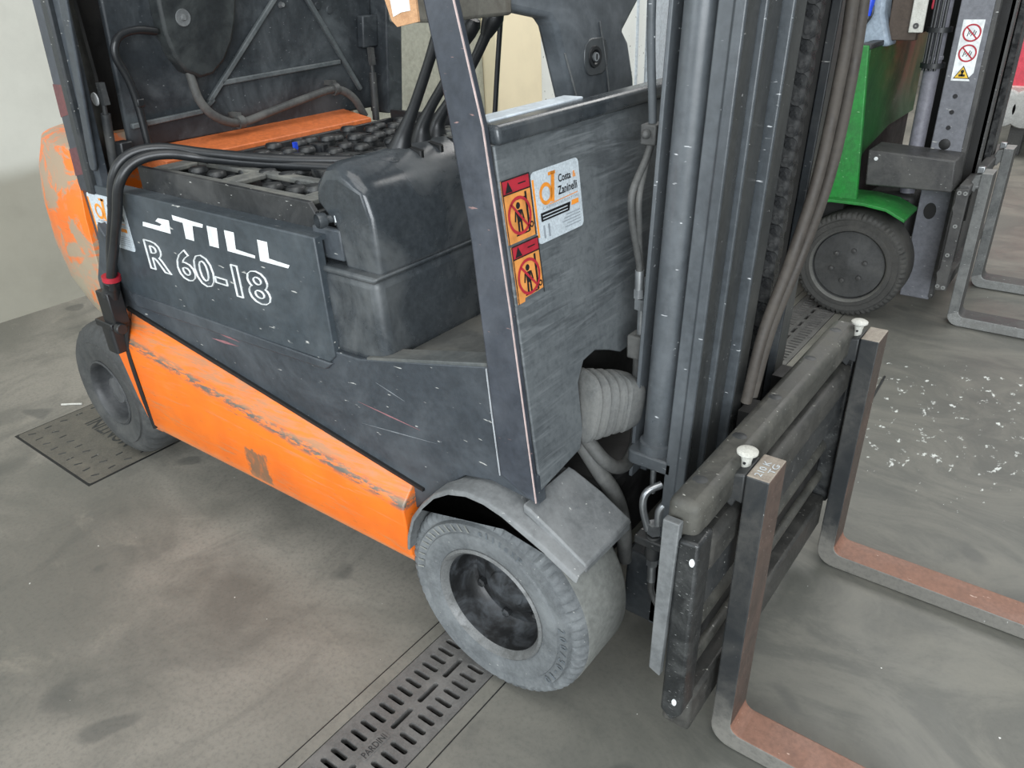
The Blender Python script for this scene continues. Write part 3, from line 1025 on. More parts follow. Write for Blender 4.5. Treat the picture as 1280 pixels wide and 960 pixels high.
# heavy twin leads over the tray edge and down to the plug
for k, (dy, dx, dz) in enumerate(((0, 0, 0), (-0.012, 0.028, -0.012))):
    mbt = MB().tube([(-0.62, 0.40 + dy * 3, 1.012 + dz), (-0.80, 0.27, 1.022 + dz), (-0.98, 0.185, 1.036 + dz), (-1.07 + dx, 0.11, 1.055 + dz),
                     (-1.11 + dx, 0.05, 1.045 + dz), (-1.135 + dx, 0.012 + dy * .3, 1.0 + dz), (-1.18 + dx, 0.004 + dy * .3, 0.90), (-1.235 + dx * .9, 0.002 + dy * .4, 0.81),
                     (-1.252 + dx * .3, -0.008 + dy * .6, 0.735), (-1.262 + dx * .15, -0.010 + dy * .5, 0.69)], 0.0125, 12)
    mbt.build('battery_cable', 'cable', BA)
tp = MB().tube([(-1.256, -0.012, 0.728), (-1.258, -0.012, 0.714)], 0.024, 14, sm=False)
tp.build('red_tape', 'redwire', BA)
pg = MB()
pg.tube([(-1.262, -0.012, 0.712), (-1.272, -0.013, 0.69), (-1.285, -0.014, 0.665)], [0.022, 0.02, 0.026], 12)
pg.box(-1.325, -1.262, -0.036, 0.006, 0.585, 0.68)
pg.box(-1.365, -1.275, -0.044, 0.010, 0.570, 0.590)
pg.lathe([(0.016, 0.0), (0.016, 0.02)], (-1.262, -0.03, 0.58), (1, 0, 0), 12, cap=True)
pg.prism(rounded(-1.350, -1.296, -0.04, 0.006, 0.010), 'z', 0.492, 0.575)
pg.build('charging_plug', 'blackplastic', BA, bevel=0.003)

# plug holder strap on the body
MB().prism([(-1.29, 0.86), (-1.265, 0.83), (-1.30, 0.72), (-1.335, 0.60), (-1.40, 0.585), (-1.385, 0.69), (-1.325, 0.78)], 'y', 0.006, 0.03).build('plug_bracket', 'grey', FL, bevel=0.003)

# --- orange cross member and open hood
MB().prism([(-1.275, 1.026), (-1.146, 1.006), (-1.146, 0.93), (-1.275, 0.93)], 'y', 0.16, 0.885).build('cross_member', 'orange_strip', FL, bevel=0.003)


def hd(p):  # hood plane: x measured out of the plane, leaning slightly forward
    return Vector((p.x - 1.275 + 0.13 * (p.z - 1.0), p.y, p.z))


hp = MB().prism([(0.14, 1.028), (1.0195, 1.012), (1.0195, 1.80), (0.14, 1.80)], 'x', -0.02, 0.0)
hp.box(-0.02, 0.07, 1.02, 1.09, 0.995, 1.80)
hp.warp(hd)
HD = hp.build('battery_hood', 'hood', FL, bevel=0.006)


def hood_part(mb, name, mat, bevel=0.0, label=None):
    mb.warp(hd)
    return mb.build(name, mat, HD, bevel=bevel, label=label)


def hood_bar(p, q, w, h):
    d = Vector((0, q[0] - p[0], q[1] - p[1]))
    nrm = Vector((0, -d.z, d.y)).normalized() * w / 2
    a, b = Vector((0, p[0], p[1])), Vector((0, q[0], q[1]))
    base = [a + nrm, a - nrm, b - nrm, b + nrm]
    mb = MB()
    mb.loft([[v for v in base], [v + Vector((h, 0, 0)) for v in base]])
    return mb


for p, q in (((0.385, 1.115), (0.70, 1.42)), ((0.43, 1.160), (0.87, 1.172)), ((0.74, 1.38), (0.955, 1.078)), ((0.15, 1.086), (0.36, 1.094)), ((0.36, 1.094), (0.40, 1.122))):
    hood_part(hood_bar(p, q, 0.014, 0.014), 'stiffening_rib', 'ribdust', 0.003)
sl = [(0.262, 1.60), (0.258, 1.36), (0.262, 1.30), (0.278, 1.245), (0.305, 1.205), (0.345, 1.184), (0.385, 1.19), (0.425, 1.22), (0.455, 1.265), (0.472, 1.31), (0.485, 1.37), (0.49, 1.60)]
hood_part(MB().prism(sl, 'x', 0.0, 0.05), 'seat_pan_cover', dusty('seat_cover_black', (36, 40, 42), (80, 86, 84), 0.4, 0.5, 6.0), 0.008)
hood_part(MB().lathe([(0.0, 0.058), (0.006, 0.058), (0.008, 0.052), (0.02, 0.053), (0.022, 0.048)], (0.0, 0.318, 1.332), (1, 0, 0), 20), 'cover_screw', 'strip')
hood_part(MB().tube([(0.03, 0.325, 1.20), (0.04, 0.335, 1.13), (0.045, 0.375, 1.08), (0.045, 0.45, 1.052), (0.045, 0.56, 1.066), (0.045, 0.69, 1.086),
                     (0.045, 0.81, 1.098), (0.05, 0.88, 1.065), (0.055, 0.925, 1.00)], 0.012, 10), 'vent_hose', 'greyhose')
for yy, zz in ((0.452, 1.053), (0.812, 1.098)):
    hood_part(MB().lathe([(0.012, -0.009), (0.018, -0.009), (0.018, 0.009), (0.012, 0.009)], (0.045, yy, zz), (0, 1, 0.1), 14).box(0.0, 0.045, yy - 0.006, yy + 0.006, zz + 0.012, zz + 0.026),
              'hose_clip', 'greyhose')
hood_part(MB().tube([(0.03, 0.25, 1.305), (0.04, 0.19, 1.312), (0.04, 0.145, 1.300), (0.04, 0.128, 1.262), (0.04, 0.15, 1.20), (0.04, 0.162, 1.13), (0.05, 0.166, 1.00)], 0.010, 10), 'wiring_harness', 'cable')
hood_part(MB().box(0.03, 0.052, 0.155, 0.175, 1.135, 1.155), 'harness_clip', 'blackplastic', 0.003)
hood_part(MB().box(0.0, 0.03, 0.955, 1.02, 1.205, 1.30), 'lock_box', 'hood', 0.005)
for yy, zz in ((0.665, 1.345), (0.955, 1.36)):
    hood_part(MB().lathe([(0.0, 0.012), (0.006, 0.012), (0.009, 0.0)], (0.0, yy, zz), (1, 0, 0), 10), 'hood_bolt', 'zinc')
for yy, zz in ((0.80, 1.335), (0.845, 1.322)):
    hood_part(MB().lathe([(0.0, 0.004), (0.010, 0.004), (0.012, 0.0)], (0.0, yy, zz), (1, 0, 0), 14), 'hole_plug', 'hood')
hood_part(MB().box(0.02, 0.06, 0.085, 0.118, 1.0, 1.06), 'connector_block', 'blackplastic', 0.004)
# near-black plates: shade of the hood pivot cavity put into the colour
MB().box(-1.46, -1.262, 0.092, 0.10, 0.97, 1.75).build('cavity_shade_plate', 'grime_shade', FL)
MB().box(-1.46, -1.44, 0.10, 0.4, 0.97, 1.75).build('cavity_shade_back', 'grime_shade', FL)
MB().lathe([(0.0, 0.003), (0.0155, 0.003), (0.0165, 0.0)], (-1.286, 0.0915, 1.160), (0.0, -1, 0), 22).build('white_plug', 'white', FL)
# gas springs
for (a, b) in (((-1.212, 0.078, 1.192), (-1.262, 0.078, 0.985)), ((-1.195, 0.962, 1.195), (-1.20, 0.955, 0.985))):
    gs = MB()
    A, B = Vector(a), Vector(b)
    gs.tube([A.lerp(B, 0.30), B], 0.0115, 12, sm=False)
    gs.tube([A.lerp(B, 0.10), A.lerp(B, 0.34)], 0.006, 10, sm=False)
    gs.box(A.x - 0.009, A.x + 0.009, A.y - 0.007, A.y + 0.007, A.z - 0.04, A.z + 0.012)
    gs.build('gas_spring', 'darkmetal', FL)

# --- rear guard pillar (leans forward): outer post, channel and flat hood-side bar


def rp(p):
    return Vector((p.x + 0.115 * (p.z - 1.385), p.y, p.z))


mb = MB().box(-1.335, -1.285, 0.03, 0.07, 0.93, 1.80).warp(rp)
RPL = mb.build('rear_pillar', 'grey_pillar', FL, bevel=0.004)
MB().box(-1.279, -1.245, 0.022, 0.055, 0.93, 1.80).warp(rp).build('pillar_channel', 'mastdark', RPL, bevel=0.006)
MB().box(-1.245, -1.215, 0.036, 0.06, 0.93, 1.80).warp(rp).build('pillar_web', 'grey', RPL, bevel=0.003)
mb = MB().prism([(-1.205, 1.80), (-1.205, 1.01), (-1.20, 0.998), (-1.188, 0.994), (-1.176, 0.998), (-1.171, 1.01), (-1.171, 1.80)], 'y', 0.026, 0.034).warp(lambda p: Vector((p.x + 0.012 + 0.236 * (p.z - 1.385), p.y, p.z)))
mb.build('hood_side_bar', 'grey', FL, bevel=0.003)
MB().prism([(-1.3345, 1.12), (-1.3345, 1.20), (-1.2855, 1.20), (-1.2855, 1.13)], 'y', 0.0292, 0.031).warp(rp).build('old_red_patch', dusty('faded_red_paint', (112, 66, 66), (84, 66, 68), 0.6, 0.5, 10), RPL)
MB().prism([(-1.3345, 0.97), (-1.3345, 1.04), (-1.2855, 1.05), (-1.2855, 0.98)], 'y', 0.0292, 0.031).warp(rp).build('old_red_patch', dusty('faded_red_paint_low', (104, 62, 66), (84, 66, 68), 0.6, 0.5, 10), RPL)

# --- tag hanging on the front pillar
tg = thing('paper_tag', 'brown card tag with white paper hanging at the top of the front pillar', 'tag', (-0.10, 0.028, 1.34))
MB().prism([(-0.150, 1.44), (-0.138, 1.37), (-0.128, 1.342), (-0.117, 1.333), (-0.072, 1.340), (-0.078, 1.44)], 'y', 0.018, 0.022).build('card', 'cardboard', tg)
MB().prism([(-0.134, 1.44), (-0.122, 1.347), (-0.104, 1.353), (-0.086, 1.355), (-0.092, 1.44)], 'y', 0.0165, 0.0185).build('paper', 'white', tg)

# --- dash and steering column beyond the bulkhead
st = MB().prism([(0.33, 1.343), (0.475, 1.318), (0.495, 1.30), (0.59, 1.06), (0.83, 1.06), (0.815, 1.17), (0.785, 1.25), (0.76, 1.275), (0.80, 1.31), (0.86, 1.36), (0.90, 1.6), (0.30, 1.6), (0.30, 1.350)], 'x', -0.20, -0.15)
ST = st.build('steering_column', dusty('column_plastic', (84, 90, 95), (136, 142, 147), 0.5, 0.36, 4.0), FL, bevel=0.010, segs=3)
MB().lathe([(0.0, 0.006), (0.010, 0.006), (0.011, 0.004), (0.015, 0.008), (0.021, 0.008), (0.024, 0.0)], (-0.15, 0.632, 1.233), (1, -0.1, 0), 24).build('key_switch', 'blackplastic', ST)
MB().lathe([(0.0, 0.010), (0.009, 0.010), (0.010, 0.004)], (-0.15, 0.632, 1.233), (1, -0.1, 0), 18).box(-0.143, -0.139, 0.630, 0.634, 1.227, 1.239, 1).build('key_barrel', ['zinc', 'ink'], ST)
MB().prism(rounded(0.595, 0.69, 1.195, 1.27, 0.03), 'x', -0.152, -0.147).build('switch_plate', 'console', ST, bevel=0.002)
MB().tube([(-0.148, 0.655, 1.30), (-0.148, 0.69, 1.19), (-0.148, 0.715, 1.07)], 0.002, 6).tube([(-0.148, 0.52, 1.25), (-0.148, 0.57, 1.15), (-0.148, 0.61, 1.07)], 0.002, 6).build('column_seam', 'strip', ST)
MB().box(-0.22, -0.11, 0.10, 0.30, 1.333, 1.42).build('dash_shelf', dusty('dusty_shelf', (112, 110, 102), (78, 70, 60), 0.6, 0.7, 8.0), FL, bevel=0.006)
MB().tube([(-0.42, 0.60, 0.98), (-0.39, 0.60, 1.2), (-0.36, 0.60, 1.40)], 0.006, 8).build('cable_lead', 'cable', FL)
MB().box(-0.03, 0.012, 0.07, 0.34, 1.180, 1.198).build('pale_strip', 'palewhite', FL, bevel=0.002, label='pale strip behind the bulkhead rim')  # unidentified pale sheet, attached to the body as a strip

# --- mudguard
arc = [(-0.217, 0.30), (-0.212, 0.335), (-0.192, 0.39), (-0.16, 0.435), (-0.12, 0.478), (-0.078, 0.505), (-0.03, 0.519), (0.015, 0.519), (0.06, 0.509), (0.105, 0.491), (0.16, 0.468), (0.228, 0.434)]
mg = MB()
rg = []
for yy, dz in ((-0.012, -0.012), (-0.008, -0.003), (0.0, 0.0), (0.185, 0.0)):
    up_ = [Vector((x, yy, z + dz)) for x, z in arc]
    dn = [Vector((x * 0.965 + 0.0, yy, z - 0.009 + dz * .3)) for x, z in reversed(arc)]
    rg.append(up_ + dn)
mg.loft(rg)
MG = mg.build('mudguard', 'guard', FL, bevel=0.002)
sec = []
for x, z, w in ((0.085, 0.520, 0.175), (0.10, 0.514, 0.178), (0.16, 0.480, 0.185), (0.226, 0.440, 0.185)):
    sec.append([Vector((x, 0.02, z)), Vector((x, w, z)), Vector((x, w, z - 0.025)), Vector((x, 0.02, z - 0.02))])
MB().loft(sec).build('mudguard_flap', 'guard', MG, bevel=0.004)

# --- wheels


def front_wheel(cx, cy, cz, r, side, parent, name, tyre, tread, lug=0.005, rim_r=0.134, text=True, width=0.19, rimmat='rim', rimedge='rimedge'):
    """side -1: outer face towards -Y"""
    W = bpy.data.objects.new(name, None)
    COL.objects.link(W)
    W.empty_display_size = 0.05
    put(W, parent)
    ax = (0, -side, 0) if side > 0 else (0, 1, 0)
    org = (cx, cy, cz)
    k = r / 0.23
    prof = [(rim_r, 0.045), (rim_r, 0.004), (rim_r + 0.006 * k, 0.0), (0.160 * k, -0.004), (0.176 * k, -0.004), (0.178 * k, 0.0), (0.200 * k, -0.003), (0.203 * k, 0.006), (0.214 * k, 0.005),
            (0.222 * k, 0.010), (0.2285 * k, 0.02), (0.2285 * k, 0.030), (0.23 * k, 0.034), (0.23 * k, width - 0.02), (0.222 * k, width - 0.006), (0.19 * k, width), (rim_r, width), (rim_r, 0.10)]

    def mod(i, j):
        if i in (8, 9, 10) and j % 3 == 0:
            return -lug * (1.6 + 0.6 * math.sin(j * 1.7))
        return 0.0
    ty = MB()
    ty.lathe(prof, org, ax, 192, 0, mod)
    for i in range(len(ty.f)):
        if 11 <= i // 192 <= 13:
            ty.mi[i] = 1
    o = ty.build('tyre', [tyre, tread], W)
    rm = MB()
    rm.lathe([(rim_r + 0.002, 0.03), (rim_r + 0.002, 0.0), (rim_r - 0.003, -0.004), (rim_r - 0.008, 0.0), (rim_r - 0.014, 0.012)], org, ax, 72, 1)
    rm.lathe([(rim_r - 0.014, 0.012), (rim_r - 0.02, 0.05), (rim_r - 0.026, 0.075), (rim_r - 0.034, 0.082), (0.075, 0.080), (0.060, 0.066), (0.045, 0.062), (0.042, 0.058), (0.0, 0.056)], org, ax, 72, 0)
    rm.build('rim', [rimmat, rimedge], W)
    for j in range(6):
        a = 2 * PI * (j + 0.35) / 6
        p = Vector((cx + math.cos(a) * 0.085, cy, cz + math.sin(a) * 0.085))
        axv = Vector(ax)
        MB().lathe([(0.011, 0.082), (0.011, 0.068), (0.007, 0.064), (0.0, 0.064)], p, axv, 6).build('wheel_nut', rimmat, W, smooth=False)
    if text:
        # raised sidewall lettering, set letter by letter round the tyre
        tb = MB()
        for body, a0, step, h, rad in (('eliteXP', 92, -5.0, 0.015, 0.1835), ('200/50-10', 12, -6.2, 0.0165, 0.1825)):
            for i, chh in enumerate(body):
                a = math.radians(a0 + step * i)
                u = Vector((math.sin(a), 0, -math.cos(a)))
                v = Vector((math.cos(a), 0, math.sin(a)))
                d = Decal(Vector(org) + v * rad + Vector((0, -0.0028, 0)), u, v)
                wd = {'l': 0.4, 'i': 0.35, 't': 0.6, '/': 0.7, '-': 0.7, '1': 0.5}.get(chh, 0.95)
                if chh == '-':
                    d.bar((-0.003, h * .4), (0.004, h * .4), 0.003, 0, 2)
                else:
                    d.text(chh, -h * wd * .35, 0, h * wd * .7, h * (1.0 if chh not in 'e' else 0.7), 0, 2, bold=0.01)
                tb.add(d.v, d.f)
        tb.build('sidewall_lettering', 'tyretext', W, smooth=False)
    # slanted grip marks moulded into the sidewall
    gk = MB()
    for i in range(13):
        a = math.radians(102 + i * 6.0)
        v = Vector((math.cos(a), 0, math.sin(a)))
        u = Vector((-math.sin(a), 0, math.cos(a)))
        p0 = Vector(org) + v * 0.181 * k
        p1 = Vector(org) + v * 0.198 * k + u * 0.007
        off = Vector((0, -0.0034 if side < 0 else 0.0034, 0))
        w = u * 0.0022
        gk.add([p0 - w + off, p0 + w + off, p1 + w + off, p1 - w + off], [(0, 1, 2, 3)])
    gk.build('sidewall_marks', tread, W, smooth=False)
    return W


front_wheel(0.0, 0.0, 0.2325, 0.23, -1, FL, 'front_wheel', 'tyre', 'tread')
front_wheel(0.0, 1.06, 0.2325, 0.23, 1, FL, 'front_wheel', 'tyre', 'tread', text=False)


def rear_wheel(cx, cy, cz, r, ax, parent):
    W = bpy.data.objects.new('rear_wheel', None)
    COL.objects.link(W)
    put(W, parent)
    org = (cx, cy, cz)
    prof = [(0.112, 0.05), (0.112, 0.006), (0.118, 0.0), (0.15, -0.008), (0.176, -0.006), (0.178, 0.0), (0.20, 0.002), (0.215, 0.012), (0.226, 0.022), (0.232, 0.038), (r, 0.055), (r, 0.11), (0.226, 0.14), (0.20, 0.155), (0.112, 0.15)]

    def mod(i, j):
        return -0.006 if (i in (7, 8, 9) and (j // 2) % 2 == 0) else 0.0
    MB().lathe(prof, org, ax, 144, 0, mod).build('tyre', 'tyre_rear', W)
    MB().lathe([(0.114, 0.03), (0.114, 0.0), (0.108, -0.003), (0.102, 0.002), (0.098, 0.02), (0.094, 0.05), (0.085, 0.062), (0.06, 0.062), (0.055, 0.05), (0.050, 0.048)], org, ax, 60).build('rim', dusty('grey_rear_rim', (58, 60, 62), (96, 98, 98), 0.4, 0.45, 10.0), W)
    MB().lathe([(0.052, 0.06), (0.050, 0.030), (0.044, 0.022), (0.0, 0.020)], org, ax, 40).build('hub_cap', dusty('grey_hub', (78, 80, 82), (108, 110, 110), 0.4, 0.45, 10.0), W)
    for j in range(5):
        a = 2 * PI * (j + 0.2) / 5
        MB().lathe([(0.010, 0.066), (0.010, 0.052), (0.0, 0.050)], (cx + math.cos(a) * 0.073, cy, cz + math.sin(a) * 0.073), ax, 6).build('wheel_nut', 'rimedge', W, smooth=False)


rear_wheel(-1.615, 0.03, 0.240, 0.235, (0, 1, 0), FL)
rear_wheel(-1.615, 1.03, 0.235, 0.235, (0, -1, 0), FL)
MB().cyl((-1.615, 0.12, 0.235), (-1.615, 0.94, 0.235), 0.05).build('rear_axle', 'grime_shade', FL)
MB().cyl((0.0, 0.15, 0.23), (0.0, 0.91, 0.23), 0.07).build('front_axle', 'grime_shade', FL)

# --- mast
MS = bpy.data.objects.new('mast', None)
COL.objects.link(MS)
put(MS, FL)


def mast_part(mb, name, mat, bevel=0.0, parent=None, label=None):
    mb.warp(tilt)
    return mb.build(name, mat, parent or MS, bevel=bevel, label=label)


ZT, ZB = 2.1, 0.10
for s in (0, 1):
    Y = (lambda v: v) if s == 0 else (lambda v: 1.04 - v)

    def ybox(mb, x0, x1, a, b, z0, z1):
        a, b = Y(a), Y(b)
        return mb.box(x0, x1, min(a, b), max(a, b), z0, z1)
    # outer, middle and inner rails as channels: web and front and rear flange
    def channel(x0, x1, ya, yb, tf, tw, z0, z1, lip=0.0008):
        pts = [(x0, ya + lip), (x1 - 0.020, ya + lip), (x1 - 0.018, ya), (x1, ya), (x1, yb), (x1 - tf, yb), (x1 - tf, ya + tw), (x0 + 0.010, ya + tw), (x0 + 0.010, yb), (x0, yb)]
        return MB().prism([(px_, Y(py_)) for px_, py_ in pts], 'z', z0, z1)
    rail = 'mast' if s == 0 else 'mastdark'  # far side rails take the darker steel
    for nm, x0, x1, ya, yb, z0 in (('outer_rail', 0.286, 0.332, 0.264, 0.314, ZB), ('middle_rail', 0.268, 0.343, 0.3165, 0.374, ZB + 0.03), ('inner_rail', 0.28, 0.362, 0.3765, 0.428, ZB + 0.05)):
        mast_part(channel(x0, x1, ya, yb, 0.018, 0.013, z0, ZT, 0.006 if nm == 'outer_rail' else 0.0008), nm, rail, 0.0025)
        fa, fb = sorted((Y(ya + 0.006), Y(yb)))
        mast_part(MB().box(x1, x1 + 0.0008, fa, fb, z0, ZT), 'front_film', 'railfront')  # thin darker skin over each rail's front face
    cyl = MB()
    cy_ = Y(0.308)
    cyl.lathe([(0.0, 0.0), (0.036, 0.0), (0.036, 0.02), (0.0295, 0.022), (0.0295, 1.55), (0.0, 1.55)], (0.247, cy_, 0.535), (0, 0, 1), 32)
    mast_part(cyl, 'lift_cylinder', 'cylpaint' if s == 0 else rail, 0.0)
    mast_part(MB().prism(rounded(0.195, 0.315, min(Y(0.27), Y(0.35)), max(Y(0.27), Y(0.35)), 0.02), 'z', 0.505, 0.535), 'cylinder_foot', 'mast', 0.004)
    sp_ = MB()
    ybox(sp_, 0.192, 0.200, 0.30, 0.34, 0.45, ZT)
    ybox(sp_, 0.200, 0.215, 0.335, 0.342, 0.45, ZT)
    mast_part(sp_, 'hose_guard_strip', 'mast', 0.002)
# lower cross member and near-black back between the rails
mast_part(MB().box(0.22, 0.33, 0.27, 0.77, 0.10, 0.28), 'lower_cross_member', 'mastdark', 0.006)
mast_part(MB().box(0.235, 0.25, 0.40, 0.64, 0.28, 2.1), 'back_plate', 'grime_shade')
mast_part(MB().box(0.315, 0.345, 0.430, 0.441, 0.2, 2.1), 'roller_strip', 'mastdark', 0.003)
mast_part(MB().box(0.30, 0.35, 0.55, 0.60, 0.2, 2.1), 'centre_cylinder_guard', 'grime_shade', 0.01)

# --- lift chain, link by link
CH = bpy.data.objects.new('lift_chain', None)
COL.objects.link(CH)
put(CH, FL)
lk = MB()
pitch = 0.0254
for dy in (-0.009, -0.003, 0.003, 0.009):
    prof = [(math.cos(a) * 0.0125, math.sin(a) * 0.0125 + (pitch / 2 if math.sin(a) >= 0 else -pitch / 2)) for a in (2 * PI * j / 20 for j in range(20))]
    lk.prism(prof, 'y', dy - 0.0022, dy + 0.0022)
for zz in (-pitch / 2, pitch / 2):
    lk.lathe([(0.0, -0.0145), (0.0055, -0.0145), (0.0055, 0.0145), (0, 0.0145)], (0, 0, zz), (0, 1, 0), 10)
lme = lk.mesh('chain_link', [M['chain']])
for k in range(34):
    zz = 0.60 + k * pitch * 1.0
    c = bpy.data.objects.new('chain_link', lme)
    COL.objects.link(c)
    c.location = (0.362 + TILT * (zz - 1.35), 0.468 + (0.006 if k % 2 else 0), zz)
    put(c, CH)

# --- mast hoses
for pts in ([(0.392, 0.545, 1.75), (0.395, 0.552, 1.36), (0.395, 0.55, 1.24), (0.392, 0.515, 1.06), (0.385, 0.445, 0.92), (0.372, 0.39, 0.80), (0.362, 0.37, 0.66)],
            [(0.388, 0.60, 1.75), (0.392, 0.625, 1.36), (0.395, 0.615, 1.20), (0.395, 0.575, 1.05), (0.388, 0.49, 0.915), (0.374, 0.425, 0.80), (0.362, 0.40, 0.66)]):
    mb = MB().tube(pts, 0.0105, 12)
    mb.build('mast_hose', 'hose', FL)

# --- hydraulic pipe, hoses and fittings beside the near cylinder
mb = MB().tube([(0.166, 0.318, 1.75), (0.155, 0.315, 1.37), (0.150, 0.345, 1.175), (0.150, 0.345, 1.155)], 0.0075, 10)
PH = mb.build('hydraulic_pipe', 'mast', FL)
MB().box(0.135, 0.165, 0.33, 0.366, 1.125, 1.16).lathe([(0.0, 0), (0.009, 0.0), (0.006, 0.012), (0.0, 0.014)], (0.15, 0.328, 1.145), (0, -1, 0), 12).build('pipe_clamp', 'greyhose', PH, bevel=0.003)
mb = MB().tube([(0.15, 0.345, 1.13), (0.15, 0.325, 1.10), (0.15, 0.283, 1.055), (0.15, 0.284, 1.01), (0.15, 0.305, 0.95), (0.15, 0.318, 0.915), (0.15, 0.321, 0.895)], 0.0068, 10)
mb.tube([(0.152, 0.345, 1.13), (0.15, 0.33, 1.095), (0.16, 0.29, 1.05), (0.16, 0.292, 1.00), (0.15, 0.32, 0.93), (0.15, 0.335, 0.88)], 0.0060, 10)
HS = mb.build('hydraulic_hose', 'greyhose', FL)
ft = MB()
ft.cyl((0.15, 0.321, 0.90), (0.15, 0.322, 0.862), 0.0085)
ft.cyl((0.15, 0.336, 0.885), (0.15, 0.337, 0.842), 0.0092)
ft.lathe([(0, 0), (0.015, 0), (0.015, 0.022), (0, 0.022)], (0.15, 0.336, 0.818), (0, 0, 1), 6)
ft.lathe([(0, 0), (0.010, 0), (0.010, 0.018), (0, 0.018)], (0.15, 0.322, 0.845), (0, 0, 1), 6)
ft.cyl((0.15, 0.336, 0.818), (0.15, 0.336, 0.755), 0.008)
ft.build('hose_fitting', 'zinc', HS, smooth=True)
ftb = MB().box(0.13, 0.17, 0.316, 0.356, 0.715, 0.765)
ftb.build('valve_block', 'greyhose', HS, bevel=0.004)
mb = MB().tube([(0.15, 0.337, 0.74), (0.15, 0.338, 0.66), (0.15, 0.345, 0.57), (0.15, 0.335, 0.51), (0.15, 0.30, 0.482), (0.15, 0.255, 0.495), (0.14, 0.215, 0.535), (0.09, 0.21, 0.585), (0.0, 0.22, 0.63)], 0.0145, 12)
mb.build('return_hose', 'greyhose', FL)
MB().tube([(0.02, 0.24, 0.60), (0.09, 0.215, 0.555), (0.135, 0.215, 0.50), (0.16, 0.235, 0.44), (0.17, 0.255, 0.36), (0.17, 0.27, 0.25)], 0.017, 12).build('brake_hose', 'greyhose', FL)
# rubber boot over the tilt cylinder
bt = MB()
dv = Vector((0.42, 0.88, -0.16)).normalized()
uu = Vector((0.88, -0.42, 0.0)).normalized()
ww = uu.cross(dv).normalized()
if ww.z < 0:
    ww = -ww
rg = []
secs_ = []
for i in range(4):
    h_ = 0.074 - 0.003 * i
    secs_ += [(i * 0.024, h_ * 0.84), (i * 0.024 + 0.006, h_), (i * 0.024 + 0.015, h_), (i * 0.024 + 0.022, h_ * 0.82)]
secs_ += [(0.100, 0.060), (0.112, 0.058), (0.135, 0.052), (0.145, 0.046), (0.147, 0.0)]
for q_, (dd, hh) in enumerate(secs_):
    ring = []
    for j_ in range(24):
        a_ = 2 * PI * j_ / 24
        ca, sa = math.cos(a_), math.sin(a_)
        e_ = 0.75 if q_ < 16 else 0.5
        px_ = math.copysign(abs(ca) ** e_, ca) * hh * 0.80
        pz_ = math.copysign(abs(sa) ** e_, sa) * hh
        ring.append(Vector((0.085, 0.212, 0.640)) + dv * dd * 0.92 + uu * px_ + ww * pz_)
    rg.append(ring)
bt.loft(rg)
bt.build('rubber_boot', 'boot', FL)
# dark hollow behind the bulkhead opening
MB().box(0.01, 0.15, 0.215, 0.84, 0.27, 0.47).build('front_frame', 'grime_shade', FL, bevel=0.01)
MB().box(-0.02, 0.0, 0.08, 0.95, 0.40, 0.765).build('inner_firewall', 'grime_shade', FL)
# sideshift fittings below the near cylinder
sf = MB()
sf.cyl((0.212, 0.300, 0.52), (0.212, 0.300, 0.43), 0.006)
sf.tube([(0.225, 0.265, 0.36), (0.215, 0.255, 0.42), (0.218, 0.262, 0.455), (0.24, 0.285, 0.47)], 0.008, 10)
sf.tube([(0.245, 0.27, 0.38), (0.245, 0.272, 0.415), (0.262, 0.285, 0.435), (0.29, 0.30, 0.44)], 0.009, 10)
sf.lathe([(0, 0), (0.015, 0), (0.015, 0.025), (0, 0.025)], (0.237, 0.268, 0.355), (0, 0, 1), 6)
sf.build('sideshift_pipe', 'zinc', FL)
sf = MB()
sf.box(0.20, 0.27, 0.25, 0.30, 0.325, 0.345)
sf.cyl((0.237, 0.268, 0.35), (0.237, 0.268, 0.29), 0.017)
SF = sf.build('pipe_bracket', 'darkmetal', FL, bevel=0.003)
sf = MB()
sf.lathe([(0, 0), (0.013, 0), (0.013, 0.02), (0, 0.02)], (0.237, 0.268, 0.27), (0, 0, 1), 6)
sf.cyl((0.237, 0.268, 0.272), (0.237, 0.268, 0.225), 0.0095)
sf.build('hose_ferrule', 'zinc', SF)
MB().tube([(0.237, 0.268, 0.23), (0.24, 0.27, 0.19), (0.27, 0.27, 0.15), (0.33, 0.28, 0.14)], 0.008, 8).build('sideshift_hose', 'greyhose', FL)

# --- fork carriage
FC = bpy.data.objects.new('fork_carriage', None)
COL.objects.link(FC)
put(FC, FL)


def car(mb, name, mat, bevel=0.0, segs=2, label=None):
    mb.warp(lambda p: Vector((p.x + 0.014 * (p.z - 0.05), p.y, p.z)))
    return mb.build(name, mat, FC, bevel=bevel, segs=segs, label=label)


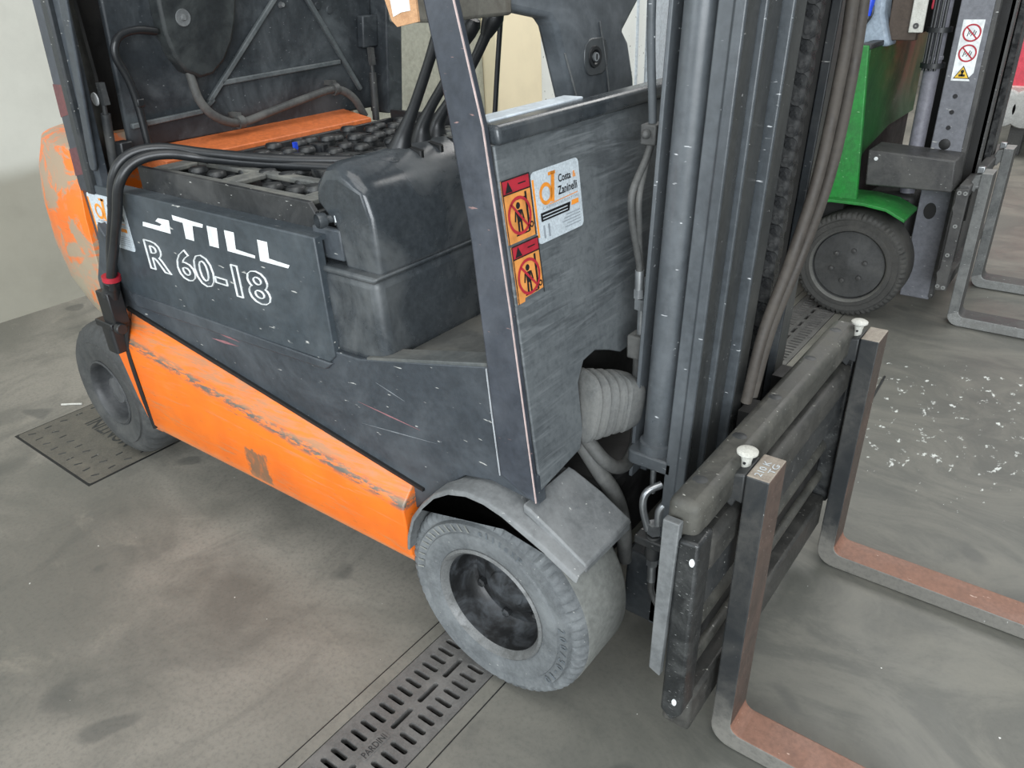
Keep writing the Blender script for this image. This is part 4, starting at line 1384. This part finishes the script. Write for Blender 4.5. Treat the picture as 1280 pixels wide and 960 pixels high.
car(MB().box(0.368, 0.424, 0.018, 0.862, 0.588, 0.660), 'top_bar', 'carriage', 0.016, 4)
car(MB().box(0.384, 0.436, 0.055, 0.83, 0.50, 0.572), 'hook_rail', 'carriage_shaded', 0.016, 4)
car(MB().box(0.392, 0.428, 0.055, 0.83, 0.415, 0.50), 'rail_web', 'darkmetal', 0.006)
car(MB().box(0.375, 0.400, 0.06, 0.83, 0.19, 0.43), 'back_board', 'grime_shade', 0.003)
car(MB().box(0.375, 0.432, 0.06, 0.83, 0.10, 0.19), 'lower_bar', 'carriage_shaded', 0.008, 3)
car(MB().cyl((0.395, 0.055, 0.33), (0.395, 0.83, 0.33), 0.018, 18), 'sideshift_rod', 'carriage')
car(MB().cyl((0.405, 0.06, 0.245), (0.405, 0.83, 0.245), 0.012, 18), 'sideshift_tube', 'carriage')
for yy in (0.09, 0.25, 0.42, 0.62, 0.79):
    car(MB().lathe([(0.0, 0.0012), (0.010, 0.0012), (0.012, 0.0), (0.014, 0.0)], (0.392, yy, 0.6598), (0, 0, 1), 18), 'grub_screw', 'darkmetal')
car(MB().prism([(0.400, 0.600), (0.437, 0.604), (0.437, 0.21), (0.420, 0.185), (0.396, 0.205)], 'y', 0.0, 0.055), 'end_plate', 'endplate', 0.006, 2, 'black end plate with chipped paint')
car(MB().prism([(0.400, 0.600), (0.437, 0.604), (0.437, 0.17), (0.396, 0.17)], 'y', 0.83, 0.87), 'end_plate', 'endplate', 0.006)
car(MB().prism([(0.374, 0.632), (0.403, 0.632), (0.392, 0.288), (0.370, 0.298)], 'y', -0.004, 0.012), 'guide_strip', 'strip', 0.002, 2, 'bare grey steel strip')
for zz, xx in ((0.566, 0.428), (0.239, 0.423)):
    car(MB().prism([(xx + math.cos(a) * 0.0045, zz + math.sin(a) * 0.008) for a in (2 * PI * j / 14 for j in range(14))], 'y', -0.0012, 0.001), 'paint_dab', 'white')
car(MB().box(0.33, 0.375, 0.40, 0.46, 0.12, 0.62).box(0.33, 0.375, 0.58, 0.64, 0.12, 0.62), 'carriage_bracket', 'grime_shade')


def fork(y0, y1, length, top, parent, name='fork', x0=0.445, th=0.04, mats=('forkside', 'forkrust', 'forktop', 'forkside', 'forkworn'), lean=0.014):
    """L-shaped fork: shank, rounded heel, tapering blade; inner faces carry brown primer"""
    o = bpy.data.objects.new(name, None)
    COL.objects.link(o)
    put(o, parent)
    x1 = x0 + th
    ri, ro = 0.022, 0.045
    inner = [(x1, top)]
    inner += [(x1 + ri - ri * math.cos(a), 0.045 + ri - ri * math.sin(a)) for a in (PI / 2 * j / 6 for j in range(7))]
    inner += [(x1 + length * 0.5, 0.042), (x1 + length, 0.014)]
    outer = [(x1 + length, 0.002), (x0 + ro, 0.002)]
    outer += [(x0 + ro - ro * math.sin(a), 0.002 + ro - ro * math.cos(a)) for a in (PI / 2 * j / 6 for j in range(1, 7))]
    outer += [(x0, top)]
    prof = inner + outer
    n = len(prof)
    mb = MB()
    ni = len(inner)
    k0 = 1                        # first point of the inner fillet
    k1 = n - 2                    # last point of the heel curve
    for yy_, rev in ((y0, False), (y1, True)):
        for idx, mi_ in (([0, k0, k1, n - 1], 0), (list(range(k0, k1 + 1)), 3)):
            pts_ = [(prof[i_][0], yy_, prof[i_][1]) for i_ in idx]
            mb.add(pts_, [list(range(len(pts_)))[::-1] if rev else list(range(len(pts_)))], mi_)
    for i in range(n):
        jn = (i + 1) % n
        mi = (4 if i == 0 else 1) if i < ni - 1 else (2 if jn == 0 else 0)
        mb.add([(prof[i][0], y0, prof[i][1]), (prof[jn][0], y0, prof[jn][1]), (prof[jn][0], y1, prof[jn][1]), (prof[i][0], y1, prof[i][1])], [(0, 1, 2, 3)], mi)
    mb.warp(lambda p: Vector((p.x + lean * max(0.0, p.z - 0.05), p.y, p.z)))
    bl = mb.build('blade_and_shank', list(mats), o, smooth=False)
    # weld the strips, then round the edges a little
    bm = bmesh.new()
    bm.from_mesh(bl.data)
    bmesh.ops.remove_doubles(bm, verts=bm.verts, dist=0.0001)
    bmesh.ops.recalc_face_normals(bm, faces=bm.faces)
    bm.to_mesh(bl.data)
    bm.free()
    b = bl.modifiers.new('bevel', 'BEVEL')
    b.width, b.segments, b.limit_method, b.angle_limit = 0.003, 2, 'ANGLE', math.radians(50)
    hk = MB().prism([(x0 + 0.006, top - 0.004), (x0 - 0.022, top - 0.012), (x0 - 0.030, top - 0.035), (x0 - 0.026, top - 0.070), (x0 - 0.012, top - 0.078), (x0 - 0.008, top - 0.062), (x0 + 0.006, top - 0.065)], 'y', y0 + 0.006, y1 - 0.006)
    hk.build('hook', mats[0], o, bevel=0.004)
    return o


F1 = fork(0.148, 0.228, 1.05, 0.655, FL)
F2 = fork(0.800, 0.880, 1.05, 0.648, FL)
for f_, yy, zz in ((F1, 0.188, 0.648), (F2, 0.835, 0.645)):
    pn = MB().lathe([(0.0, 0.031), (0.013, 0.031), (0.018, 0.028), (0.018, 0.0245), (0.011, 0.019), (0.0085, 0.008), (0.0085, -0.02), (0.0, -0.02)], (0.438, yy, zz), (0, 0, 1), 24)
    pn.build('lock_pin', 'whitecap', f_)
    MB().cyl((0.438, yy - 0.0105, zz + 0.008), (0.438, yy - 0.007, zz + 0.008), 0.0025, 8).build('pin_hole', 'ink', f_)
# chalked marks on the cut end of the near fork
d = Decal((0.452, 0.156, 0.6552), (0, 1, 0), (-1, 0, 0))
d = Decal((0.484, 0.156, 0.6552), (0, 1, 0), (-1, 0, 0))
d.text('210 K', 0.0, 0.017, 0.05, 0.012, 0, 1)
d.text('TG', 0.018, 0.002, 0.03, 0.011, 0, 1)
d.warp(lambda p: Vector((p.x + 0.014 * 0.6, p.y, p.z)))
d.build('chalk_mark', 'label_white', F1, smooth=False)

# ================================================================ the green forklift beyond
GF = thing('green_forklift', 'green forklift with grey mast parked behind on the right', 'forklift', (-0.7, 3.0, 0))
gb = MB()
gb.prism([(-1.5, 0.50), (-0.085, 0.50), (-0.012, 0.505), (-0.062, 1.10), (-0.55, 1.10), (-0.72, 0.70), (-1.5, 0.64)], 'y', 2.49, 2.515)
GB = gb.build('side_panel', 'green', GF, bevel=0.004)
fr = MB().prism([(2.52, 0.60), (2.70, 0.67), (3.05, 0.72), (3.5, 0.72), (3.5, 1.10), (2.52, 1.10)], 'x', -0.085, -0.06)
fr.build('front_panel', dusty('green_shaded_paint', (36, 92, 46), (34, 58, 40), 0.6, 0.42, 3.0, 0.2, (150, 200, 150)), GF, bevel=0.003)  # darker copy of the green, the front's shade put into the colour
MB().box(-0.10, -0.055, 2.50, 3.5, 1.085, 1.105).build('front_panel_rim', 'darkmetal', GF, bevel=0.004)
MB().box(-1.5, -0.2, 2.55, 3.5, 0.25, 0.62).build('chassis_frame', 'grime_shade', GF)
MB().prism([(-1.52, 0.30), (-1.1, 0.30), (-1.1, 0.66), (-1.45, 0.66), (-1.52, 0.6)], 'y', 2.50, 3.5).build('counterweight', 'green', GF, bevel=0.03)
MB().box(-0.30, -0.075, 2.56, 3.48, 0.28, 0.74).build('front_frame', 'grime_shade', GF)
MB().box(-0.02, 0.17, 2.70, 3.30, 0.28, 0.50).build('axle_housing', 'grime_shade', GF, bevel=0.02)
arcg = [(-0.27, 0.42), (-0.2, 0.49), (-0.1, 0.512), (0.03, 0.512), (0.12, 0.50), (0.195, 0.465)]
rg = []
for yy in (2.44, 2.66):
    rg.append([Vector((x, yy, z)) for x, z in arcg] + [Vector((x, yy, z - 0.012)) for x, z in reversed(arcg)])
MB().loft(rg).build('mudguard', 'green', GF, bevel=0.002)
front_wheel(0.005, 2.46, 0.23, 0.23, -1, GF, 'front_wheel', dusty('dark_tyre', (62, 62, 60), (92, 90, 86), 0.4, 0.75, 8), dusty('dark_tread', (68, 67, 64), (90, 88, 84), 0.4, 0.7, 8), rim_r=0.165, text=False,
            rimmat=dusty('grey_wheel_disc', (62, 63, 63), (84, 84, 82), 0.4, 0.5, 6.0), rimedge=dusty('worn_wheel_edge', (104, 104, 100), (80, 80, 78), 0.5, 0.5, 20.0), width=0.17)
# closing disc of that wheel
MB().lathe([(0.150, 0.03), (0.145, 0.022), (0.06, 0.018), (0.03, 0.010), (0.0, 0.008)], (0.005, 2.46, 0.23), (0, 1, 0), 48).build('wheel_disc', dusty('wheel_disc_grey', (66, 67, 67), (88, 88, 85), 0.4, 0.5, 6.0), GF)
for j in range(6):
    a = 2 * PI * (j + 0.3) / 6
    MB().lathe([(0.010, 0.022), (0.010, 0.006), (0.0, 0.004)], (0.005 + math.cos(a) * 0.07, 2.46, 0.23 + math.sin(a) * 0.07), (0, 1, 0), 6).build('wheel_nut', 'gdark', GF, smooth=False)
MB().cyl((0.0, 2.6, 0.23), (0.0, 3.4, 0.23), 0.06).build('front_axle', 'grime_shade', GF)


def gt(p):
    return Vector((p.x + 0.0 * (p.z - 0.6), p.y, p.z))


GM = bpy.data.objects.new('mast', None)
COL.objects.link(GM)
put(GM, GF)
for s in (0, 1):
    Y = (lambda v: v) if s == 0 else (lambda v: 6.0 - v)

    def yb(mb, x0, x1, a, b, z0, z1):
        a, b = Y(a), Y(b)
        return mb.box(x0, x1, min(a, b), max(a, b), z0, z1)
    yb(MB(), 0.185, 0.305, 2.72, 2.735, 0.05, 2.2).build('outer_rail', 'gsteel', GM, bevel=0.004)
    a_ = MB()
    yb(a_, 0.297, 0.318, 2.72, 2.77, 0.06, 2.2)
    yb(a_, 0.345, 0.368, 2.775, 2.82, 0.40, 2.2)
    a_.build('inner_rail', 'gdark', GM, bevel=0.003)
    yb(MB(), 0.20, 0.36, 2.775, 2.785, 0.12, 2.2).build('rail_web', 'grime_shade', GM)
    yb(MB(), 0.338, 0.362, 2.845, 2.87, 0.45, 2.2).build('lift_chain', 'chain', GM)
    MB().lathe([(0.0, 0), (0.030, 0), (0.030, 0.95), (0.034, 0.95), (0.034, 0.96), (0.030, 0.965), (0.030, 1.9)], (0.125, Y(2.755), 0.08), (0, 0, 1), 28).build('lift_cylinder', 'bluegrey', GM)
MB().box(0.02, 0.17, 3.20, 3.22, 0.5, 2.2).build('dark_backing', 'grime_shade', GM)  # added dark sheet that closes the bright gap beside the cylinder
hs = MB()
for k, aa in enumerate((-0.9, -0.45, 0.0, 0.45)):
    xx, yy = 0.125 + math.sin(aa) * 0.036, 2.755 - math.cos(aa) * 0.036
    hs.tube([(xx, yy, 0.99), (xx, yy, 2.0)], 0.006, 8, sm=False)
hs.lathe([(0.036, 0), (0.046, 0), (0.046, 0.018), (0.036, 0.018)], (0.125, 2.755, 1.0), (0, 0, 1), 24)
hs.lathe([(0.036, 0), (0.046, 0), (0.046, 0.018), (0.036, 0.018)], (0.125, 2.755, 1.13), (0, 0, 1), 24)
hs.build('hose_sleeve', 'blackplastic', GM)
MB().prism([(-0.01, 0.705), (0.315, 0.69), (0.325, 0.568), (0.0, 0.562)], 'y', 2.54, 2.73).build('mast_bracket', 'gdark', GF, bevel=0.006)
MB().lathe([(0, 0.003), (0.007, 0.003), (0.008, 0)], (0.025, 2.5395, 0.672), (0, -1, 0), 12).build('bracket_grease_cap', 'white', GF)
for zz in (0.90, 0.84, 0.78):
    MB().lathe([(0, 0.002), (0.008, 0.002), (0.009, 0)], (0.235, 2.72, zz), (0, -1, 0), 12).build('rail_hole', 'ink', GM)
MB().lathe([(0, 0.003), (0.018, 0.003), (0.022, 0)], (0.235, 2.72, 0.715), (0, -1, 0), 16).build('rail_hole', 'grime_shade', GM)
MB().prism([(0.235 + math.cos(a) * 0.024, 0.44 + math.sin(a) * 0.035) for a in (2 * PI * j / 18 for j in range(18))], 'y', 2.717, 2.722).build('rail_slot', 'grime_shade', GM)
# safety sticker
d = Decal((0.207, 2.7196, 0.958), (1, 0, 0), (0, 0, 1))
d.slab([(0, 0), (0.066, 0), (0.060, 0.012), (0.074, 0.03), (0.074, 0.218), (0, 0.218)], 0, 0.0005)
for cy_ in (0.172, 0.100):
    d.ring(0.038, cy_, 0.026, 0.032, 1, 2, 28)
    d.bar((0.018, cy_ + 0.02), (0.058, cy_ - 0.02), 0.005, 1, 3)
    for q in range(5):
        d.bar((0.024 + q * 0.006, cy_ - 0.012 + (q % 2) * 0.006), (0.028 + q * 0.006, cy_ + 0.010 - (q % 3) * 0.004), 0.0028, 2, 2)
d.poly([(0.006, 0.008), (0.064, 0.008), (0.035, 0.056)], 2, 2)
d.poly([(0.011, 0.011), (0.059, 0.011), (0.035, 0.051)], 3, 3)
d.disc(0.035, 0.035, 0.006, 2, 4)
d.bar((0.024, 0.020), (0.046, 0.020), 0.008, 2, 4)
d.bar((0.035, 0.018), (0.035, 0.034), 0.007, 2, 4)
d.build('safety_sticker', ['white', 'red', 'ink', 'yellow'], GM, smooth=False, label='white sticker with two prohibition rings and a yellow triangle')
# its carriage and forks
GC = bpy.data.objects.new('fork_carriage', None)
COL.objects.link(GC)
put(GC, GF)
MB().prism([(0.342, 0.585), (0.385, 0.59), (0.385, 0.17), (0.345, 0.165), (0.342, 0.22), (0.336, 0.24), (0.345, 0.26), (0.345, 0.49), (0.338, 0.51), (0.342, 0.53)], 'y', 2.535, 2.56).build('end_plate', 'gdark', GC, bevel=0.003)
for xx, zz in ((0.353, 0.572), (0.374, 0.572), (0.365, 0.44), (0.362, 0.32), (0.352, 0.185), (0.374, 0.182)):
    MB().lathe([(0.003, 0.0025), (0.008, 0.0025), (0.0085, 0)], (xx, 2.535, zz), (0, -1, 0), 14).build('plate_bolt', 'forkpale', GC)
MB().box(0.345, 0.385, 2.55, 3.45, 0.555, 0.60).box(0.345, 0.385, 2.55, 3.45, 0.17, 0.22).box(0.335, 0.35, 2.55, 3.45, 0.2, 0.58).build('carriage_bar', 'gdark', GC, bevel=0.005)
gm_ = ('gdark', 'gdark', 'forkpale')
for y0, y1 in ((2.60, 2.70), (3.13, 3.23)):
    f = fork(y0, y1, 1.0, 0.64, GF, x0=0.405, th=0.04, mats=('gforkshank', 'gdark', 'forkpale', 'forkpale', 'gdark'), lean=0.0)
    MB().box(0.385, 0.41, y0 + 0.02, y0 + 0.045, 0.635, 0.66).build('lock_pin', 'zinc', f, bevel=0.003)
# seen above the green bulkhead
MB().prism([(-0.16, 1.08), (-0.03, 1.08), (-0.075, 1.20), (-0.09, 1.45), (-0.16, 1.45)], 'y', 2.68, 2.80).build('cowl', 'silver', GF, bevel=0.015)
MB().tube([(-0.17, 2.66, 1.45), (-0.13, 2.66, 1.28), (-0.135, 2.66, 1.195)], 0.018, 10).build('blue_grip', 'blue', GF)
MB().tube([(-0.12, 2.665, 1.26), (-0.115, 2.665, 1.20), (-0.14, 2.665, 1.15), (-0.145, 2.665, 1.09)], 0.005, 8).build('cable_lead', 'cable', GF)
MB().box(0.022, 0.075, 2.70, 2.712, 1.13, 1.7).build('white_strut', 'whitecap', GF, bevel=0.004)
MB().lathe([(0.003, 0.004), (0.010, 0.004), (0.011, 0)], (0.047, 2.70, 1.155), (0, -1, 0), 14).build('strut_bolt', 'gdark', GF)
MB().box(-0.06, 0.05, 2.72, 2.76, 1.10, 1.28).build('inner_bracket', dusty('rusty_bracket', (74, 62, 52), (50, 46, 42), 0.5, 0.6, 9), GF, bevel=0.004)
MB().box(-0.30, 0.02, 2.9, 3.3, 1.1, 1.8).build('seat_back', 'grime_shade', GF, bevel=0.03)
MB().box(0.08, 0.105, 2.74, 2.76, 1.21, 1.5).build('red_lamp', 'redpaint', GF, bevel=0.006)

# ================================================================ red machine at the far right
RT = thing('red_truck', 'red machine standing far behind at the right edge of the picture', 'vehicle', (0.6, 6.6, 0))
MB().prism([(0.0, 0.50), (0.9, 0.47), (0.95, 1.3), (0.06, 1.3)], 'y', 6.2, 7.2).build('body', 'redpaint', RT, bevel=0.02)
MB().prism([(-0.02, 0.44), (0.9, 0.42), (0.9, 0.49), (0.0, 0.52)], 'y', 6.17, 7.2).build('bumper', dusty('pink_grey_bumper', (196, 158, 156), (170, 150, 148), 0.4, 0.6, 5), RT, bevel=0.01)
MB().box(0.02, 0.9, 6.25, 7.1, 0.30, 0.43).build('underframe', 'silver', RT, bevel=0.01)
for xx in (0.03, 0.19, 0.7):
    MB().lathe([(0.0, 0.0), (0.09, 0.0), (0.13, 0.01), (0.14, 0.03), (0.14, 0.12), (0.0, 0.12)], (xx, 6.13, 0.36 if xx < 0.5 else 0.14), (0, 1, 0), 28).build('roller', dusty('pale_roller', (176, 178, 176), (130, 130, 128), 0.5, 0.6, 8), RT)
for xx, yy in ((0.1, 6.3), (0.7, 6.3), (0.1, 6.9)):
    MB().box(xx, xx + 0.1, yy, yy + 0.1, 0.0, 0.31).build('stand', 'gdark', RT, bevel=0.004)

# ================================================================ litter on the floor
stw = MB().tube([(-2.181, 0.064, 0.004), (-2.15, 0.09, 0.004), (-2.117, 0.113, 0.004)], 0.004, 6, sm=False)
tag(stw.build('straw_stick', 'whitecap'), 'thin pale stick lying on the floor left of the rear tyre', 'stick')
tw = MB().tube([(0.331, 1.755, 0.004), (0.328, 1.86, 0.006), (0.324, 1.963, 0.004)], 0.004, 6)
tag(tw.build('dark_twig', 'blackplastic'), 'short dark strip lying on the floor beside the far fork', 'strip')
